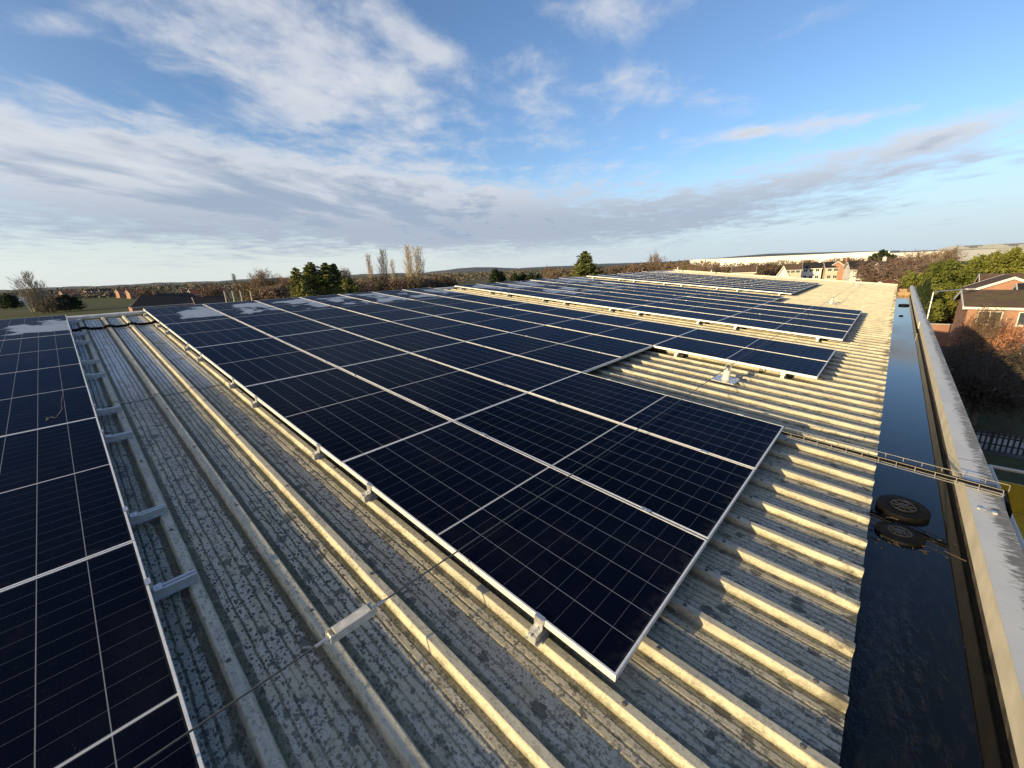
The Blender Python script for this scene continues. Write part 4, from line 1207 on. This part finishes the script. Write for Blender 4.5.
# estate behind the roof end
for x, d, yr, er, L, Wd, wall, roof, turn, lb, ch in (
        (785, 92, 266.0, .46, 8, 4.6, M['white'], M['slate'], PI2, 'house with bright white gable and dark steep roof beyond the panels', ()),
        (794, 160, 264.0, .70, 5.5, 7, M['cream'], M['tile'], 0.1, 'small cream house right behind the white gable', (1.5,)),
        (804.5, 172, 263.2, .70, 6.5, 7.5, M['brick'], M['tile'], 0.15, 'red brick house, first to the right of the small cream one', (-2, 3)),
        (815, 165, 262.6, .70, 6.5, 7.5, M['white'], M['slate'], -0.1, 'pale house with slate roof, second right of the small cream one', (2,)),
        (825, 172, 262.2, .70, 6.5, 8, M['brick'], M['tile'], 0.1, 'brick house with brown roof, second left of the orange gable', (2,)),
        (836, 160, 261.8, .70, 6.5, 7.5, M['cream'], M['slate'], 0.2, 'cream house with slate roof touching the orange gable house', (2,)),
        (848, 158, 261.0, .68, 9, 7.0, M['brick'], M['red_tile'], PI2 - .55, 'red brick house with orange gable among the estate houses', (0,)),
        (860, 150, 261.0, .70, 6.5, 7, M['white'], M['slate'], 0.2, 'pale house between the orange gable and the large white house', (2,)),
        (873, 124, 261.5, .72, 11, 7.5, M['white'], M['slate'], 0.25, 'white rendered house with dark roof nearest the parapet end', (3,)),
        (876, 112, 262.5, .66, 5, 2.6, M['white'], M['slate'], PI2 + .25, 'narrow white gabled front before the white rendered house', ()),
        (893, 60, 281.5, .8, 7, 4, M['white'], M['red_tile'], PI2 - .2, 'low white gabled outbuilding peeping over the far roof corner', ()),
        (903, 150, 261.5, .72, 12, 8, M['brick'], M['tile'], 0.3, 'brick house half hidden by the reddish bare tree', (2,))):
    h_ = tall(x, yr, d); ws = [('-y', p, z, 1.2, 1.1) for p in (-L * .3, 0, L * .3) for z in (0.9, 3.6) if z + 1.2 < h_ * er and Wd > 6]
    house(lb, on_ground(x, d), facing(x, d, turn), L, Wd, h_ * er, h_, wall, roof, ws, ch, group='estate houses')
h_ = tall(745, 266.5, 95)
house('low cream flat looking building behind the far roof edge', on_ground(745, 95), facing(745, 95), 4.5, 4, h_ * .85, h_, M['cream'], M['tile'], [('-y', 0, 1.0, 1.4, 1.1)], (), name='low_building', cat='building')
# left: big dark hipped roof with brick gable, and neighbours
h_ = tall(165, 294, 145)
house('long house with big dark hipped roof and orange gable, left skyline', on_ground(163, 145), facing(163, 145, 0.12), 21, 12, h_ * .42, h_, M['brick'], M['slate'], [('-y', -6, 1, 1.2, 1), ('-y', 4, 1, 1.2, 1)], (-3, 5), hip=4.0)
h_ = tall(205, 297, 150)
house('lower dark roofed house right of the big dark roof', on_ground(206, 150), facing(206, 150, 0.1), 10, 8, h_ * .5, h_, M['brick'], M['slate'], [], (-2,))
for x, d, y, lb, wl in ((122, 330, 289.5, 'small orange brick house left of the big dark roof', M['brick']), (133, 300, 290.0, 'second orange brick house, close to the big dark roof', M['brick']), (198, 200, 290, 'orange house showing behind the big dark roof', M['brick']), (213, 205, 289.5, 'orange house next to the pale posts', M['brick']), (103, 420, 288.8, 'dull brick far house left of the orange ones', M['brick_dark']), (90, 400, 289.4, 'low dark roofed far house beyond the dull brick one', M['brick_dark']), (66, 360, 291.0, 'far low house right of the left poplars', M['brick'])):
    h_ = tall(x, y, d)
    house(lb, on_ground(x, d), facing(x, d, 0.3), 9, 7, h_ * .66, h_, wl, M['slate' if wl is not M['brick'] else 'red_tile'], [('-y', -2, 1, 1.2, 1.1), ('-y', 2, 1, 1.2, 1.1)], (2,), group='far houses on the left')
h_ = tall(8, 297.5, 260)
house('long grey barn at the left picture edge', on_ground(6, 260), facing(6, 260), 14, 8, h_ * .6, h_, M['trim'], M['trim'], [], (), name='barn', cat='barn')
for k, x in enumerate((222, 230, 238, 248)):
    mb = MB(); p = on_ground(x, 120); hh = tall(x, 292.0, 120); mb.box(-.16, .16, -.16, .16, 0, hh); mb.box(-.22, .22, -.22, .22, hh + .003, hh + .14)
    o = mb.build('gate_pillar', M['cream']); o.location = p
    tag(o, 'pale square pillar, %s from the left of the four by the bare tree' % ORD[k], 'pillar', 'pale pillars')


def warehouse(label, x0, x1, ytop0, ytop1, d0, d1, curved=0.0):
    a = at(x0, ytop0, d0); b = at(x1, ytop1, d1); ha = a.z - GZ; hb = b.z - GZ; hh = (ha + hb) / 2
    a.z = b.z = GZ; dv = (b - a); L = dv.length; rz = math.atan2(dv.y, dv.x)
    w = thing('warehouse', label, 'warehouse', (a + b) / 2, rz, 'distant warehouses')
    away = 1 if Vector((-math.sin(rz), math.cos(rz), 0)).dot((a + b) / 2 - CAM_P) > 0 else -1
    mb = MB(); y0, y1 = sorted((0, away * 60)); mb.box(-L / 2, L / 2, y0, y1, 0, hh * (.86 if curved else .965)); mb.build('wall', M['grey_clad'] if curved else M['shed'], w)
    mb = MB(); n = 8; NB = 1 if not curved else 3
    for q in range(NB):
        x_a, x_b = -L / 2 - .5 + q * L / NB, -L / 2 + (q + 1) * L / NB + .5
        if curved:
            for k in range(n):
                t0, t1 = k / n, (k + 1) / n; za = hh * .86 + curved * math.sin(math.pi * t0); zb = hh * .86 + curved * math.sin(math.pi * t1)
                xa, xb = x_a + (x_b - x_a) * t0, x_a + (x_b - x_a) * t1
                mb.box(xa, xb, y0 - .5, y1 + .5, hh * .861, max(za, zb) + .05)
        else:
            mb.quad((x_a, y0 - .6, hh * .968), (x_b, y0 - .6, hh * .968), (x_b, 30 * away, hh * 1.0), (x_a, 30 * away, hh * 1.0)); mb.quad((x_a, 30 * away, hh), (x_b, 30 * away, hh), (x_b, y1 + .6, hh * .968), (x_a, y1 + .6, hh * .968))
    mb.build('roof', M['grey_clad'] if curved else M['shed'], w)
    for k in range(int(L / 30)):
        xx = -L / 2 + 15 + k * 30; f0, f1 = sorted((-away * .05, -away * .3)); mb = MB(); mb.box(xx - 2.2, xx + 2.2, f0, f1, 0, 4.6); mb.build('loading_door', M['rail'], w)
    return w


warehouse('very long white warehouse stretching along the skyline behind the houses', 690, 890, 259.2, 251.2, 590, 440)
warehouse('white warehouse right of the long one, partly hidden by bare trees', 880, 945, 253.2, 250.2, 400, 350)
warehouse('grey warehouse with three curved roofs at the far right skyline', 938, 1060, 250.0, 244.5, 640, 520, 6.0)

# ------------------------------------------------------------------ street things on the right
lp = on_ground(943.5, 34)
lamp = thing('street_lamp', 'grey street lamp with long arm beside the green shrubs', 'street lamp', lp)
hl = tall(946, 293, 34); arm = on_ground(986, 34.6) - lp
mb = MB(); mb.tube((0, 0, 0), (0, 0, 1.2), 0.09, 0.09, 10); mb.tube((0, 0, 1.2), (0, 0, hl), 0.07, 0.05, 10); mb.build('pole', M['galv'], lamp)
e = Vector((arm.x * .8, arm.y * .8, 0)); mb = MB(); mb.path([(0, 0, hl - .02), e * .15 + Vector((0, 0, hl + .06)), e + Vector((0, 0, hl + .1))], 0.04, 8); mb.build('arm', M['galv'], lamp)
mb = MB(); T2 = Vector((arm.x, arm.y, 0)); dn = T2.normalized(); sn = Vector((-dn.y, dn.x, 0))
mb.box(-.1, .75, -.13, .13, -.05, .06, lambda q: e + dn * q.x + sn * q.y + Vector((0, 0, hl + .1 + q.z))); mb.build('lamp_head', M['trim'], lamp, bevel=0.03)

# brick yard wall with pale coping, bin, palisade fence, hedge
mb = MB(); mb.box(0, .22, -12.0, 0, 0, 2.2); w_ = thing('yard_wall', 'dark brick yard wall with pale coping below the lamp', 'wall', (60.0, -3.6, GZ)); mb.build('wall', M['brick_dark'], w_)
mb = MB(); mb.box(-.06, .28, -12.05, .05, 2.202, 2.30); mb.build('coping', M['concrete'], w_)
bn = thing('wheelie_bin', 'yellow wheeled bin standing against the dark yard wall', 'bin', (58.6, -6.4, GZ))
mb = MB(); mb.raw([(-.24, -.26, .12), (.24, -.26, .12), (.24, .26, .12), (-.24, .26, .12), (-.3, -.32, 1.0), (.3, -.32, 1.0), (.3, .32, 1.0), (-.3, .32, 1.0)], [(3, 2, 1, 0), (0, 1, 5, 4), (1, 2, 6, 5), (2, 3, 7, 6), (3, 0, 4, 7), (4, 5, 6, 7)]); mb.build('body', M['yellow'], bn)
mb = MB(); mb.box(-.34, .36, -.34, .34, 1.003, 1.08); mb.build('lid', M['yellow'], bn, bevel=.02)
for s in (-.2, .2):
    mb = MB(); mb.tube((.22, s - .04, .12), (.22, s + .04, .12), .12, n=12); mb.build('wheel', M['rubber'], bn)
pf = thing('palisade_fence', 'low dark pointed palisade fence along the courtyard path', 'fence', (28.0, -2.4, GZ))
mb = MB()
for k in range(100):
    y = -.18 * k; mb.raw([(0, y - .035, .05), (0, y + .035, .05), (0, y + .035, 0.95), (0, y, 1.08), (0, y - .035, 0.95), (.02, y - .035, .05), (.02, y + .035, .05), (.02, y + .035, 0.95), (.02, y, 1.08), (.02, y - .035, 0.95)], [(0, 1, 2, 3, 4), (9, 8, 7, 6, 5), (0, 5, 6, 1), (1, 6, 7, 2), (2, 7, 8, 3), (3, 8, 9, 4), (4, 9, 5, 0)])
mb.build('pales', M['fence'], pf)
mb = MB(); mb.box(.022, .06, -18, .1, .35, .41); mb.box(.022, .06, -18, .1, .74, .80)
for k in range(7): mb.box(.062, .16, -2.9 * k - .05, -2.9 * k + .05, 0, 1.0)
mb.build('fence_frame', M['fence'], pf)

# yellow scissor lift just outside the parapet
lf = thing('scissor_lift', 'yellow scissor lift platform standing just outside the parapet by the tray', 'lift', (4.55, -2.30, GZ))
top = -1.32 - GZ
mb = MB(); mb.box(-1.1, 1.1, -.48, .48, .25, .62); mb.build('chassis', M['yellow'], lf, bevel=.03)
for sx in (-.8, .8):
    for sy in (-.5, .5):
        mb = MB(); mb.tube((sx, sy - .09, .24), (sx, sy + .09, .24), .24, n=16); mb.build('wheel', M['rubber'], lf)
mb = MB(); ns = 6; hs = (top - .15 - .62) / ns
for k in range(ns):
    z0 = .62 + k * hs
    for sy in (-.36, .36):
        mb.tube((-.95, sy, z0 + .04), (.95, sy, z0 + hs - .04), .045, n=6); mb.tube((.95, sy - .1 * (1 if sy > 0 else -1), z0 + .04), (-.95, sy - .1 * (1 if sy > 0 else -1), z0 + hs - .04), .045, n=6)
mb.build('scissor_arms', M['yellow'], lf)
mb = MB(); mb.box(-1.15, 1.15, -.55, .55, top - .12, top); mb.build('platform', M['yellow'], lf, bevel=.01)
mb = MB()
for x0, x1, y0, y1 in ((-1.15, 1.15, .555, .575), (-1.15, 1.15, -.575, -.555), (-1.17, -1.152, -.55, .55), (1.152, 1.17, -.55, .55)): mb.box(x0, x1, y0, y1, top + .0, top + .34)
mb.build('toe_board', M['yellow'], lf)
mb = MB()
for z in (top + .50,): mb.path([(-1.15, -.56, z), (1.15, -.56, z), (1.15, .56, z), (-1.15, .56, z), (-1.15, -.56, z)], .02, 6)
for x in (-1.15, -.4, .4, 1.15):
    for y in (-.56, .56): mb.tube((x, y, top), (x, y, top + .51), .02, n=6)
mb.build('guard_rail', M['white'], lf)

scene.render.engine = 'CYCLES'
scene.cycles.max_bounces = 6; scene.cycles.use_denoising = True
